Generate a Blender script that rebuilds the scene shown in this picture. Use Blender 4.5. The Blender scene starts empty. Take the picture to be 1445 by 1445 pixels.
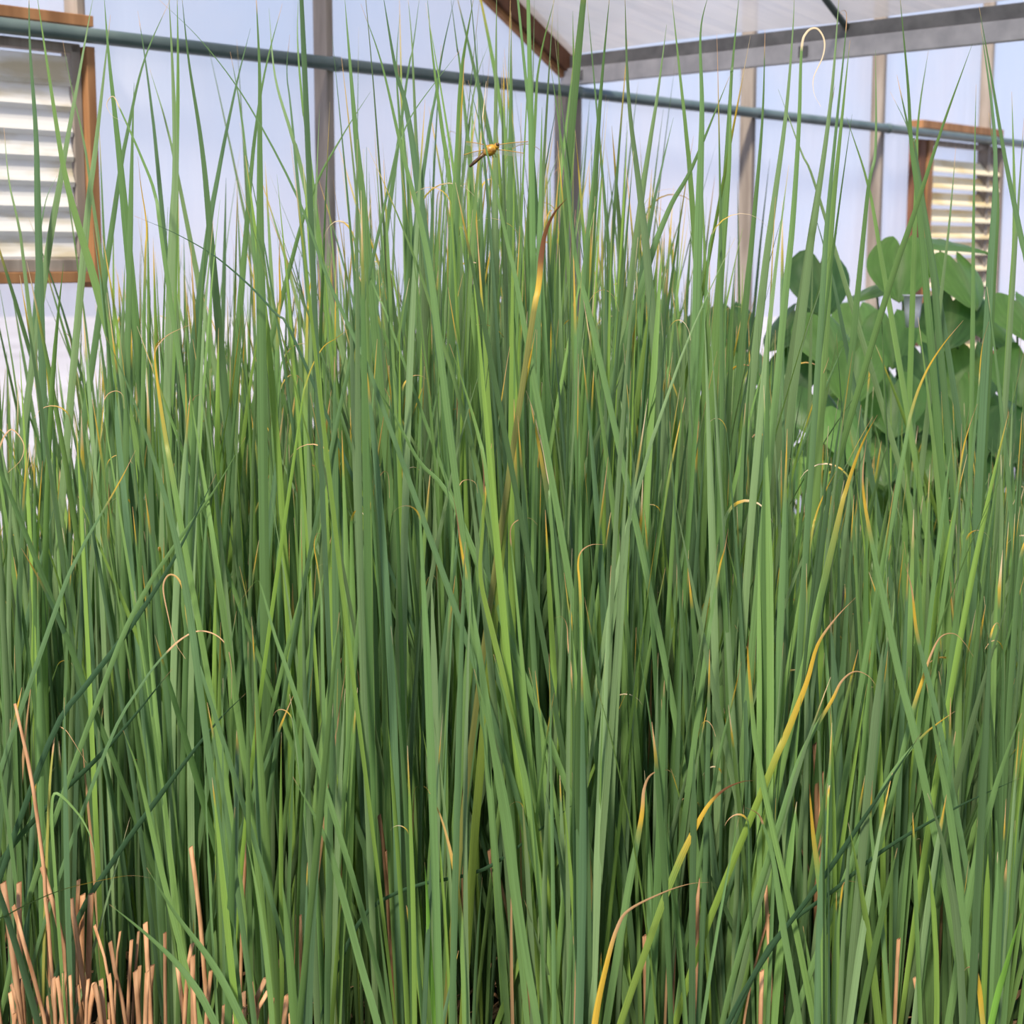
import bpy, math, random
from mathutils import Vector, Matrix, Quaternion

# ------------------------------------------------------------------ camera, world, sun, exposure
FPX, IMG, EYE = 2350.0, 1445.0, 1.55
PITCH = math.atan(362.5 / FPX)
scene = bpy.context.scene
col = scene.collection

cam_data = bpy.data.cameras.new('camera')
cam_data.sensor_width = 36.0
cam_data.sensor_fit = 'HORIZONTAL'
cam_data.lens = FPX / IMG * 36.0
cam_data.clip_start = 0.05
cam_data.clip_end = 500
cam_data.dof.use_dof = True
cam_data.dof.focus_distance = 3.7
cam_data.dof.aperture_fstop = 5.6
cam = bpy.data.objects.new('camera', cam_data)
cam.location = (0, 0, EYE)
cam.rotation_euler = (math.pi / 2 - PITCH, 0, 0)
col.objects.link(cam)
scene.camera = cam

scene.view_settings.view_transform = 'Standard'
scene.view_settings.look = 'None'
scene.view_settings.exposure = 0.0
scene.view_settings.gamma = 1.0
scene.view_settings.use_curve_mapping = False

world = bpy.data.worlds.new('sky')
scene.world = world
world.use_nodes = True
nt = world.node_tree
nt.nodes.clear()
w_out = nt.nodes.new('ShaderNodeOutputWorld')
w_bg = nt.nodes.new('ShaderNodeBackground')
w_tc = nt.nodes.new('ShaderNodeTexCoord')
w_sep = nt.nodes.new('ShaderNodeSeparateXYZ')
w_ramp = nt.nodes.new('ShaderNodeValToRGB')
e = w_ramp.color_ramp.elements
e[0].position, e[0].color = 0.0, (0.80, 0.82, 1.0, 1)
e[1].position, e[1].color = 1.0, (0.40, 0.56, 0.95, 1)
x = e.new(0.12); x.color = (0.52, 0.70, 1.0, 1)
x = e.new(0.35); x.color = (0.50, 0.66, 1.0, 1)
w_noise = nt.nodes.new('ShaderNodeTexNoise')
w_noise.inputs['Scale'].default_value = 3.2
w_noise.inputs['Detail'].default_value = 5
w_cr = nt.nodes.new('ShaderNodeValToRGB')
w_cr.color_ramp.elements[0].position = 0.40
w_cr.color_ramp.elements[1].position = 0.72
w_mix = nt.nodes.new('ShaderNodeMixRGB')
w_mix.inputs[2].default_value = (0.95, 0.95, 1.0, 1)
w_mul = nt.nodes.new('ShaderNodeMath'); w_mul.operation = 'MULTIPLY'; w_mul.inputs[1].default_value = 0.55
nt.links.new(w_tc.outputs['Generated'], w_sep.inputs[0])
nt.links.new(w_sep.outputs['Z'], w_ramp.inputs[0])
nt.links.new(w_tc.outputs['Generated'], w_noise.inputs['Vector'])
nt.links.new(w_noise.outputs[0], w_cr.inputs[0])
nt.links.new(w_cr.outputs[0], w_mul.inputs[0])
nt.links.new(w_mul.outputs[0], w_mix.inputs[0])
nt.links.new(w_ramp.outputs[0], w_mix.inputs[1])
nt.links.new(w_mix.outputs[0], w_bg.inputs[0])
w_bg.inputs[1].default_value = 1.0
nt.links.new(w_bg.outputs[0], w_out.inputs[0])

sun_data = bpy.data.lights.new('sun', 'SUN')
sun_data.energy = 6.4
sun_data.angle = math.radians(6)
sun_data.color = (1.0, 0.90, 0.74)
sun = bpy.data.objects.new('sun', sun_data)
TO_SUN = Vector((-0.22, -0.66, 0.74)).normalized()
sun.rotation_euler = TO_SUN.to_track_quat('Z', 'Y').to_euler()
sun.location = TO_SUN * 20
col.objects.link(sun)

# ------------------------------------------------------------------ helpers
rnd = random.Random(11)
GZ = -0.36                                            # soil level of the reed bed
CP, SP = math.cos(PITCH), math.sin(PITCH)


def ray(u, v):
    x_, y_ = (u - 722.5) / FPX, (722.5 - v) / FPX
    return Vector((x_, CP + y_ * SP, -SP + y_ * CP))


def at(u, v, depth):
    """world point of a photograph pixel at a distance along +Y"""
    d = ray(u, v)
    return d * (depth / d.y) + Vector((0, 0, EYE))


def proj(p):
    q = Vector(p) - Vector((0, 0, EYE))
    yc = q.y * SP + q.z * CP
    zc = q.y * CP - q.z * SP
    return 722.5 + FPX * q.x / zc, 722.5 - FPX * yc / zc


def tag(o, label=None, cat=None, group=None, kind=None):
    if label: o['label'] = label
    if cat: o['category'] = cat
    if group: o['group'] = group
    if kind: o['kind'] = kind
    return o


def empty(name, loc=(0, 0, 0)):
    o = bpy.data.objects.new(name, None)
    o.empty_display_size = 0.05
    o.location = loc
    col.objects.link(o)
    return o


class MB:
    def __init__(self):
        self.v, self.f = [], []
        self.c, self.uv = [], []

    def add(self, vs, fs):
        o = len(self.v)
        self.v += [tuple(p) for p in vs]
        self.f += [tuple(i + o for i in f) for f in fs]

    def box(self, o, ax, ay, az, bev=0.0):
        """box from corner o with edge vectors"""
        o, ax, ay, az = Vector(o), Vector(ax), Vector(ay), Vector(az)
        p = [o, o + ax, o + ax + ay, o + ay]
        p += [q + az for q in p]
        self.add(p, [(0, 3, 2, 1), (4, 5, 6, 7), (0, 1, 5, 4), (1, 2, 6, 5), (2, 3, 7, 6), (3, 0, 4, 7)])

    def tube(self, pts, radii, n=10, cap=True):
        pts = [Vector(p) for p in pts]
        if not isinstance(radii, (list, tuple)):
            radii = [radii] * len(pts)
        vs, fs = [], []
        a = None
        for i, p in enumerate(pts):
            t = (pts[min(i + 1, len(pts) - 1)] - pts[max(i - 1, 0)]).normalized()
            if a is None:
                a = t.orthogonal().normalized()
            else:
                a = (a - t * a.dot(t)).normalized()
            b = t.cross(a)
            for k in range(n):
                th = 2 * math.pi * k / n
                vs.append(p + (a * math.cos(th) + b * math.sin(th)) * radii[i])
        for i in range(len(pts) - 1):
            for k in range(n):
                fs.append((i * n + k, i * n + (k + 1) % n, (i + 1) * n + (k + 1) % n, (i + 1) * n + k))
        if cap:
            fs.append(tuple(range(n - 1, -1, -1)))
            fs.append(tuple((len(pts) - 1) * n + k for k in range(n)))
        self.add(vs, fs)

    def build(self, name, mat, parent=None, smooth=False, bevel=0.0):
        me = bpy.data.meshes.new(name)
        me.from_pydata(self.v, [], self.f)
        if self.c:
            a = me.attributes.new('leaf_color', 'FLOAT_COLOR', 'POINT')
            a.data.foreach_set('color', [x for c in self.c for x in (c[0], c[1], c[2], 1.0)])
        if self.uv:
            a = me.attributes.new('leaf_uv', 'FLOAT_VECTOR', 'POINT')
            a.data.foreach_set('vector', [x for c in self.uv for x in c])
        if smooth:
            me.polygons.foreach_set('use_smooth', [True] * len(me.polygons))
        me.materials.append(mat)
        me.update()
        o = bpy.data.objects.new(name, me)
        col.objects.link(o)
        if parent:
            o.parent = parent
        if bevel:
            m = o.modifiers.new('bevel', 'BEVEL')
            m.width = bevel
            m.segments = 2
        return o


# ------------------------------------------------------------------ materials
def new_mat(name):
    m = bpy.data.materials.new(name)
    m.use_nodes = True
    n = m.node_tree.nodes
    n.clear()
    out = n.new('ShaderNodeOutputMaterial')
    return m, m.node_tree, out


def surf_mat(name, c1, c2, scale=(6, 6, 6), rough=0.7, spec=0.3, bump=0.15, metal=0.0, detail=6, lo=0.35, hi=0.65, coord='Object'):
    m, t, out = new_mat(name)
    n, l = t.nodes, t.links
    b = n.new('ShaderNodeBsdfPrincipled')
    tc = n.new('ShaderNodeTexCoord')
    mp = n.new('ShaderNodeMapping')
    mp.inputs['Scale'].default_value = scale
    nz = n.new('ShaderNodeTexNoise')
    nz.inputs['Scale'].default_value = 1.0
    nz.inputs['Detail'].default_value = detail
    cr = n.new('ShaderNodeValToRGB')
    cr.color_ramp.elements[0].position = lo
    cr.color_ramp.elements[0].color = (*c1, 1)
    cr.color_ramp.elements[1].position = hi
    cr.color_ramp.elements[1].color = (*c2, 1)
    l.new(tc.outputs[coord], mp.inputs[0])
    l.new(mp.outputs[0], nz.inputs['Vector'])
    l.new(nz.outputs[0], cr.inputs[0])
    l.new(cr.outputs[0], b.inputs['Base Color'])
    b.inputs['Roughness'].default_value = rough
    b.inputs['Specular IOR Level'].default_value = spec
    b.inputs['Metallic'].default_value = metal
    if bump:
        bp = n.new('ShaderNodeBump')
        bp.inputs['Strength'].default_value = bump
        bp.inputs['Distance'].default_value = 0.01
        l.new(nz.outputs[0], bp.inputs['Height'])
        l.new(bp.outputs[0], b.inputs['Normal'])
    l.new(b.outputs[0], out.inputs[0])
    return m


def slat_mat(name, c1, c2, scale):
    m = surf_mat(name, c1, c2, scale, 0.45, 0.4, 0.03, 0, 5, 0.36, 0.52)
    t = m.node_tree; n, l = t.nodes, t.links
    b = next(x for x in n if x.type == 'BSDF_PRINCIPLED')
    out = next(x for x in n if x.type == 'OUTPUT_MATERIAL')
    cr = next(x for x in n if x.type == 'VALTORGB')
    tr = n.new('ShaderNodeBsdfTranslucent')
    l.new(cr.outputs[0], tr.inputs[0])
    mx = n.new('ShaderNodeMixShader'); mx.inputs[0].default_value = 0.3
    l.new(b.outputs[0], mx.inputs[1]); l.new(tr.outputs[0], mx.inputs[2]); l.new(mx.outputs[0], out.inputs[0])
    return m


def leaf_mat(name, trans=0.35, rough=0.42, stri=70.0):
    m, t, out = new_mat(name)
    n, l = t.nodes, t.links
    at_c = n.new('ShaderNodeAttribute'); at_c.attribute_name = 'leaf_color'
    at_u = n.new('ShaderNodeAttribute'); at_u.attribute_name = 'leaf_uv'
    mp = n.new('ShaderNodeMapping')
    mp.inputs['Scale'].default_value = (14, 1.6, 1)
    nz = n.new('ShaderNodeTexNoise')
    nz.inputs['Scale'].default_value = 1.0
    nz.inputs['Detail'].default_value = 4
    mr = n.new('ShaderNodeMapRange')
    mr.inputs['From Min'].default_value = 0.25
    mr.inputs['From Max'].default_value = 0.75
    mr.inputs['To Min'].default_value = 0.74
    mr.inputs['To Max'].default_value = 1.22
    mul = n.new('ShaderNodeVectorMath'); mul.operation = 'SCALE'
    l.new(at_u.outputs['Vector'], mp.inputs[0])
    l.new(mp.outputs[0], nz.inputs['Vector'])
    l.new(nz.outputs[0], mr.inputs[0])
    l.new(at_c.outputs['Color'], mul.inputs[0])
    l.new(mr.outputs[0], mul.inputs['Scale'])
    b = n.new('ShaderNodeBsdfPrincipled')
    b.inputs['Roughness'].default_value = rough
    b.inputs['Specular IOR Level'].default_value = 0.35
    bp = n.new('ShaderNodeBump')
    bp.inputs['Strength'].default_value = 0.25
    bp.inputs['Distance'].default_value = 0.002
    l.new(nz.outputs[0], bp.inputs['Height'])
    l.new(bp.outputs[0], b.inputs['Normal'])
    l.new(mul.outputs[0], b.inputs['Base Color'])
    tr = n.new('ShaderNodeBsdfTranslucent')
    hs = n.new('ShaderNodeMixRGB'); hs.blend_type = 'MULTIPLY'; hs.inputs[0].default_value = 1.0
    hs.inputs[2].default_value = (1.25, 1.2, 0.6, 1)
    l.new(mul.outputs[0], hs.inputs[1])
    l.new(hs.outputs[0], tr.inputs['Color'])
    mx = n.new('ShaderNodeMixShader'); mx.inputs[0].default_value = trans
    l.new(b.outputs[0], mx.inputs[1])
    l.new(tr.outputs[0], mx.inputs[2])
    l.new(mx.outputs[0], out.inputs[0])
    return m


def film_mat(name, tint, clear=0.45, glow_stain=(0.93, 0.86, 0.88)):
    """translucent greenhouse film: part clear, part milky"""
    m, t, out = new_mat(name)
    n, l = t.nodes, t.links
    tc = n.new('ShaderNodeTexCoord')
    nz = n.new('ShaderNodeTexNoise')
    nz.inputs['Scale'].default_value = 0.9
    nz.inputs['Detail'].default_value = 4
    cr = n.new('ShaderNodeValToRGB')
    cr.color_ramp.elements[0].position = 0.38; cr.color_ramp.elements[0].color = (*tint, 1)
    cr.color_ramp.elements[1].position = 0.66; cr.color_ramp.elements[1].color = (*glow_stain, 1)  # soft noise patches; on the wall film they carry a painted glow
    l.new(tc.outputs['Object'], nz.inputs['Vector'])
    l.new(nz.outputs[0], cr.inputs[0])
    mp = n.new('ShaderNodeMapping')
    mp.inputs['Rotation'].default_value = (0.3, 0.6, 0.5)
    mp.inputs['Scale'].default_value = (1.2, 9, 1.2)
    wr = n.new('ShaderNodeTexNoise')
    wr.inputs['Scale'].default_value = 1.0
    wr.inputs['Detail'].default_value = 3
    l.new(tc.outputs['Object'], mp.inputs[0])
    l.new(mp.outputs[0], wr.inputs['Vector'])
    bp = n.new('ShaderNodeBump'); bp.inputs['Strength'].default_value = 0.5; bp.inputs['Distance'].default_value = 0.03
    l.new(wr.outputs[0], bp.inputs['Height'])
    tp = n.new('ShaderNodeBsdfTransparent')
    tp.inputs[0].default_value = (0.96, 0.96, 0.99, 1)
    tl = n.new('ShaderNodeBsdfTranslucent')
    df = n.new('ShaderNodeBsdfDiffuse')
    gl = n.new('ShaderNodeBsdfGlossy'); gl.inputs['Roughness'].default_value = 0.22
    gl.inputs['Color'].default_value = (0.9, 0.92, 1, 1)
    for s in (tl, df):
        l.new(cr.outputs[0], s.inputs['Color'])
    for s in (tl, df, gl):
        l.new(bp.outputs[0], s.inputs['Normal'])
    m1 = n.new('ShaderNodeMixShader'); m1.inputs[0].default_value = 0.42
    l.new(tl.outputs[0], m1.inputs[1]); l.new(df.outputs[0], m1.inputs[2])
    m2 = n.new('ShaderNodeMixShader'); m2.inputs[0].default_value = clear
    l.new(m1.outputs[0], m2.inputs[1]); l.new(tp.outputs[0], m2.inputs[2])
    m3 = n.new('ShaderNodeMixShader'); m3.inputs[0].default_value = 0.10
    l.new(m2.outputs[0], m3.inputs[1]); l.new(gl.outputs[0], m3.inputs[2])
    l.new(m3.outputs[0], out.inputs[0])
    return m


M_LEAF = leaf_mat('reed_leaf')
M_BROAD = leaf_mat('broad_leaf', 0.3, 0.38)
M_FILM = film_mat('wall_film', (0.82, 0.87, 0.99), 0.50, (0.97, 0.89, 0.90))  # pinkish sun glow through the wall is painted into the film colour
M_ROOF = film_mat('roof_film', (0.78, 0.71, 0.66), 0.16, (0.58, 0.51, 0.45))
M_WOOD = surf_mat('weathered_wood', (0.20, 0.165, 0.14), (0.36, 0.31, 0.27), (14, 14, 1.6), 0.8)
M_BROWN = surf_mat('brown_wood', (0.24, 0.115, 0.05), (0.40, 0.20, 0.09), (14, 14, 2), 0.7)
M_DARKBROWN = surf_mat('dark_brown_wood', (0.10, 0.045, 0.025), (0.20, 0.09, 0.05), (12, 12, 2), 0.7)
M_PIPE = surf_mat('grey_green_pipe', (0.075, 0.115, 0.115), (0.12, 0.165, 0.16), (5, 5, 5), 0.4, 0.5, 0.03)
M_GUTTER = surf_mat('pale_gutter_board', (0.42, 0.40, 0.40), (0.56, 0.53, 0.52), (10, 10, 10), 0.6)
M_GUTTERD = surf_mat('grey_gutter_plate', (0.14, 0.135, 0.13), (0.22, 0.21, 0.20), (10, 10, 10), 0.7)
M_SLAT = slat_mat('stained_white_slat', (0.70, 0.62, 0.46), (0.92, 0.90, 0.88), (2.2, 2.2, 9))
M_SLATY = slat_mat('cream_slat', (0.80, 0.66, 0.38), (0.92, 0.84, 0.64), (2.5, 2.5, 8))
M_BRACKET = surf_mat('grey_bracket', (0.12, 0.13, 0.14), (0.22, 0.23, 0.24), (20, 20, 20), 0.5, 0.5, 0.02)
M_SOIL = surf_mat('dark_soil', (0.022, 0.017, 0.011), (0.075, 0.055, 0.034), (9, 9, 9), 0.95, 0.1, 0.8)
M_YARD = surf_mat('pale_yard', (0.55, 0.50, 0.49), (0.72, 0.67, 0.66), (0.5, 0.5, 0.5), 0.95, 0.1, 0.2)
M_STRAW = surf_mat('straw', (0.27, 0.125, 0.055), (0.56, 0.32, 0.175), (60, 60, 9), 0.7, 0.25, 0.3)
def vary(m, lo=0.55, hi=1.2):
    """each object of the material a little lighter or darker"""
    t = m.node_tree; n, l = t.nodes, t.links
    b = next(x for x in n if x.type == 'BSDF_PRINCIPLED')
    cr = next(x for x in n if x.type == 'VALTORGB')
    oi = n.new('ShaderNodeObjectInfo')
    mr = n.new('ShaderNodeMapRange'); mr.inputs['To Min'].default_value = lo; mr.inputs['To Max'].default_value = hi
    sc = n.new('ShaderNodeVectorMath'); sc.operation = 'SCALE'
    l.new(oi.outputs['Random'], mr.inputs[0]); l.new(cr.outputs[0], sc.inputs[0]); l.new(mr.outputs[0], sc.inputs['Scale'])
    l.new(sc.outputs[0], b.inputs['Base Color'])


vary(M_STRAW)
M_LITTER = surf_mat('dead_litter', (0.16, 0.085, 0.045), (0.48, 0.29, 0.16), (5, 5, 5), 0.85, 0.2, 0.2)
M_CUP = surf_mat('white_plastic', (0.74, 0.73, 0.76), (0.84, 0.83, 0.86), (8, 8, 8), 0.4, 0.5, 0.02)
M_BODY = surf_mat('amber_body', (0.22, 0.10, 0.01), (0.55, 0.30, 0.03), (120, 120, 120), 0.4, 0.5, 0.1)
M_ABDOMEN = surf_mat('dark_abdomen', (0.035, 0.018, 0.01), (0.11, 0.06, 0.02), (120, 120, 120), 0.4, 0.5, 0.1)


def wing_mat():
    m, t, out = new_mat('clear_wing')
    n, l = t.nodes, t.links
    tp = n.new('ShaderNodeBsdfTransparent'); tp.inputs[0].default_value = (0.92, 0.9, 0.82, 1)
    gl = n.new('ShaderNodeBsdfGlossy'); gl.inputs['Roughness'].default_value = 0.2
    mx = n.new('ShaderNodeMixShader'); mx.inputs[0].default_value = 0.18
    l.new(tp.outputs[0], mx.inputs[1]); l.new(gl.outputs[0], mx.inputs[2]); l.new(mx.outputs[0], out.inputs[0])
    return m


M_WING = wing_mat()
M_VEIN = surf_mat('amber_vein', (0.30, 0.16, 0.02), (0.45, 0.27, 0.05), (50, 50, 50), 0.5)

# ------------------------------------------------------------------ greenhouse
WA = math.radians(41.0)
WD = Vector((math.sin(WA), math.cos(WA), 0))          # along the wall, away from the camera
WN = Vector((math.cos(WA), -math.sin(WA), 0))         # out of the wall, into the room
P0 = Vector((0.315, 9.10, 0))                         # foot of the post under the gutter
Z = Vector((0, 0, 1))


def W(s, n, z):
    return P0 + WD * s + WN * n + Z * z


GN = Quaternion(Z, math.radians(-5)) @ WN              # gutter and roof run out slightly off square


def W2(s, n, z):
    return P0 + WD * s + GN * n + Z * z


def wall_at(u, v, n=0.0):
    d = ray(u, v)
    o = Vector((0, 0, EYE))
    t = (P0 + WN * n - o).dot(WN) / d.dot(WN)
    p = o + d * t
    return (p - P0).dot(WD), p.z


def wbox(mb, s0, s1, n0, n1, z0, z1):
    mb.box(W(s0, n0, z0), WD * (s1 - s0), WN * (n1 - n0), Z * (z1 - z0))


ground = MB()
GS = 24
gv = [(-30 + 60 * i / GS, -6 + 60 * j / GS, GZ - 0.05) for j in range(GS + 1) for i in range(GS + 1)]
ground.add(gv, [(j * (GS + 1) + i, j * (GS + 1) + i + 1, (j + 1) * (GS + 1) + i + 1, (j + 1) * (GS + 1) + i) for j in range(GS) for i in range(GS)])
tag(ground.build('ground', M_YARD), 'pale bare yard outside the film wall', 'ground', kind='structure')
fl = MB()
NI, NJ = 40, 40
fv = []
for j in range(NJ + 1):
    for i in range(NI + 1):
        s, n = -12 + 22 * i / NI, 0.0 + 12 * j / NJ
        h = GZ + 0.018 * math.sin(s * 7.1 + n * 3.3) * math.sin(n * 6.7 - s * 2.1)
        fv.append(W(s, n, h))
fl.add(fv, [(j * (NI + 1) + i, (j + 1) * (NI + 1) + i, (j + 1) * (NI + 1) + i + 1, j * (NI + 1) + i + 1) for j in range(NJ) for i in range(NI)])
tag(fl.build('floor', M_SOIL, smooth=True), 'dark moist soil under the reeds', 'floor', kind='structure')

wall = tag(empty('wall_back', W(0, 0, 0)), 'translucent plastic film wall on weathered wooden studs', 'wall', kind='structure')
WOFF = -W(0, 0, 0)


def wpart(mb, name, mat, parent, smooth=False, bevel=0.0):
    o = mb.build(name, mat, parent, smooth, bevel)
    o.matrix_parent_inverse = Matrix.Translation(-parent.location)
    return o


POST_U = [(470, 92), (812, 130), (1068, 160), (1250, 183), (1400, 203)]
post_s = [wall_at(u, v, 0.05)[0] for u, v in POST_U]
SPC = (post_s[4] - post_s[0]) / 4
post_s = [post_s[0] - 2 * SPC, post_s[0] - SPC] + post_s + [post_s[4] + SPC, post_s[4] + 2 * SPC]
GUT_Z = 2.44
PITCH_R = math.tan(math.radians(28))
HALF = 5.2


def roof_z(s):
    k = abs(s) if abs(s) < HALF else 2 * HALF - abs(s)
    return GUT_Z + 0.16 + PITCH_R * k


FILM_N = -0.06
for i, s in enumerate(post_s):
    if i == 1:
        continue
    main = abs(s) < 0.1
    hw = 0.045 if main else 0.021
    mb = MB()
    top = GUT_Z - 0.02 if main else min(roof_z(s) - 0.05, 5.0)
    wbox(mb, s - hw, s + hw, FILM_N + 0.002, FILM_N + (0.12 if main else 0.092), GZ - 0.02, top)
    wpart(mb, 'post', M_WOOD, wall, bevel=0.004)
stud_s = wall_at(108, 10, 0.0)[0]
mb = MB(); wbox(mb, stud_s - 0.02, stud_s + 0.02, FILM_N + .002, 0.03, 2.43, 4.6)
wpart(mb, 'post', M_WOOD, wall, bevel=0.004)

# the film is stretched bay by bay between the studs, slightly slack
edges = post_s
for a, b in zip(edges[:-1], edges[1:]):
    mb = MB()
    ni, nj = 10, 14
    vs, fs = [], []
    for j in range(nj + 1):
        for i in range(ni + 1):
            s = a + (b - a) * i / ni
            zt = roof_z(s) - 0.02
            z = GZ - 0.02 + (zt + 0.02 - GZ) * j / nj
            sl = 0.010 * math.sin(math.pi * i / ni) * math.sin(3.0 * z + 1.7 * s)
            vs.append(W(s, FILM_N - 0.004 + sl, z))
    for j in range(nj):
        for i in range(ni):
            fs.append((j * (ni + 1) + i, j * (ni + 1) + i + 1, (j + 1) * (ni + 1) + i + 1, (j + 1) * (ni + 1) + i))
    mb.add(vs, fs)
    wpart(mb, 'film_panel', M_FILM, wall, True)

# rail pipe along the wall
PIPE_Z = 2.4
mb = MB()
mb.tube([W(s, 0.068, PIPE_Z) for s in (post_s[0], -3, 0, 3, post_s[-1])], 0.030, 14)
wpart(mb, 'rail_pipe', M_PIPE, wall, True)
mb = MB()
for s in post_s[2:]:
    mb.tube([W(s - 0.02, 0.068, PIPE_Z), W(s + 0.02, 0.068, PIPE_Z)], 0.034, 14)
    o = wpart(mb, 'pipe_clamp', M_PIPE, wall, True); mb = MB()

# gable rafters on the end wall
for sg in (-1,):
    mb = MB()
    L = HALF
    d = (WD * sg * L + Z * L * PITCH_R)
    up = WN.cross(d).normalized()
    if up.z < 0: up = -up
    mb.box(W(0, FILM_N, GUT_Z + 0.06) , d, WN * 0.06, up * 0.13)
    wpart(mb, 'rafter', M_DARKBROWN, wall, bevel=0.004)
    mb = MB()
    mb.box(W(0, FILM_N - .002, GUT_Z + 0.03), d, WN * 0.035, up * 0.035)
    wpart(mb, 'batten', M_BROWN, wall, bevel=0.002)

def gbox(mb, s0, s1, n0, n1, z0, z1):
    mb.box(W2(s0, n0, z0), WD * (s1 - s0), GN * (n1 - n0), Z * (z1 - z0))


# gutter beam over the post, running into the room
gut = tag(empty('trim_1', W(0, 0, GUT_Z)), 'pale grey gutter beam running out from the film wall over the right side', 'gutter', kind='structure')
GL = 6.5
mb = MB(); gbox(mb, -0.03, 0.012, -0.06, GL, GUT_Z, GUT_Z + 0.088); wpart(mb, 'lower_board', M_GUTTER, gut, bevel=0.004)
mb = MB(); gbox(mb, -0.012, 0.10, -0.06, GL, GUT_Z + 0.088, GUT_Z + 0.155); wpart(mb, 'upper_plate', M_GUTTERD, gut, bevel=0.004)
for n in (0.06, 1.5, 2.9, 4.3):
    mb = MB(); gbox(mb, -0.036, -0.030, n, n + 0.05, GUT_Z + 0.02, GUT_Z + 0.07); wpart(mb, 'bracket', M_GUTTERD, gut)

# roof slope above the gutter
roof = tag(empty('ceiling', W(0, 0, GUT_Z + 0.16)), 'sloping roof of cloudy plastic film above the gutter beam', 'roof', kind='structure')
bays = [0.0, 1.75, 3.5, 5.25]
for a, b in zip(bays[:-1], bays[1:]):
    mb = MB(); vs, fs = [], []
    ni, nj = 8, 14
    for j in range(nj + 1):
        for i in range(ni + 1):
            n = a + (b - a) * i / ni
            s = -HALF * j / nj
            vs.append(W2(s, n, roof_z(s) + 0.012 * math.sin(math.pi * i / ni)))
    fs = [(j * (ni + 1) + i, j * (ni + 1) + i + 1, (j + 1) * (ni + 1) + i + 1, (j + 1) * (ni + 1) + i) for j in range(nj) for i in range(ni)]
    mb.add(vs, fs)
    wpart(mb, 'film_panel', M_ROOF, roof, True)
for n in bays[1:]:
    mb = MB()
    mb.tube([W2(0.02, n, GUT_Z + 0.12), W2(-HALF, n, roof_z(-HALF) - 0.03)], 0.016, 10)
    wpart(mb, 'rafter_pipe', M_PIPE, roof, True)


# louvred windows
def louver(name, label, s0, s1, z0, z1, pitch, tilt, mat, boards):
    root = tag(empty(name, W((s0 + s1) / 2, 0, z0)), label, 'window', kind='structure')
    k = int((z1 - z0) / pitch)
    for i in range(k):
        zc = z0 + pitch * (i + 0.5)
        mb = MB()
        prof = []
        h = pitch * (1.18 if tilt < 0.4 else 1.0)
        for q in range(7):
            t = q / 6 - 0.5
            dz, dn = t * h * math.cos(tilt), -t * h * math.sin(tilt)
            if q == 0:
                dn += 0.002
            if q == 1:
                dn += 0.010
            if q == 2:
                dn += 0.004
            prof.append((dn, dz))
        vs = []
        for s in (s0, s1):
            for dn, dz in prof:
                vs.append(W(s, 0.010 + dn, zc + dz))
            for dn, dz in reversed(prof):
                vs.append(W(s, 0.007 + dn, zc + dz + 0.001))
        m = len(prof) * 2
        fs = [(j, (j + 1) % m, m + (j + 1) % m, m + j) for j in range(m)] + [tuple(range(m - 1, -1, -1)), tuple(range(m, 2 * m))]
        mb.add(vs, fs)
        sl = wpart(mb, 'slat', mat, root)
        mb = MB()
        wbox(mb, s1 - 0.035, s1 + 0.006, 0.0, 0.036, zc - h * .5 - 0.004, zc - h * .5 + 0.020)
        o = mb.build('slat_hinge', M_BRACKET, sl)
        o.matrix_parent_inverse = Matrix.Translation(-root.location)
    for nm, m, b in boards:
        mb = MB(); wbox(mb, *b); wpart(mb, nm, m, root, bevel=0.003)
    return root


# left window
sr, _ = wall_at(105, 200, 0.03)
sb, zb = wall_at(128, 380, 0.06)
_, zbot = wall_at(50, 366, 0.03)
_, zsill1 = wall_at(50, 384, 0.05)
_, zsill0 = wall_at(50, 400, 0.05)
_, zt0 = wall_at(50, 42, 0.05)
_, zt1 = wall_at(50, 26, 0.05)
sl0 = sr - 1.25
louver('window_1', 'shutter of stained white slats in brown frame beside the end of the pipe', sl0, sr, zbot, 2.37, 0.097, math.radians(6), M_SLAT, [
    ('frame_board', M_BROWN, (sr + 0.055, sr + 0.095, -0.05, 0.055, zsill0 - 0.02, 2.36)),
    ('frame_stile', M_WOOD, (sr + 0.008, sr + 0.052, -0.05, 0.02, zsill0, 2.365)),
    ('sill', M_WOOD, (sl0, sr + 0.03, -0.05, 0.045, zsill1, zbot)),
    ('sill_board', M_BROWN, (sl0, sr + 0.04, -0.05, 0.06, zsill0, zsill1)),
    ('head_board', M_BROWN, (sl0, sr + 0.09, -0.05, 0.06, 2.435, 2.478)),
    ('head_rail', M_WOOD, (sl0, sr + 0.05, -0.05, 0.02, 2.335, 2.37)),
])
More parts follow.
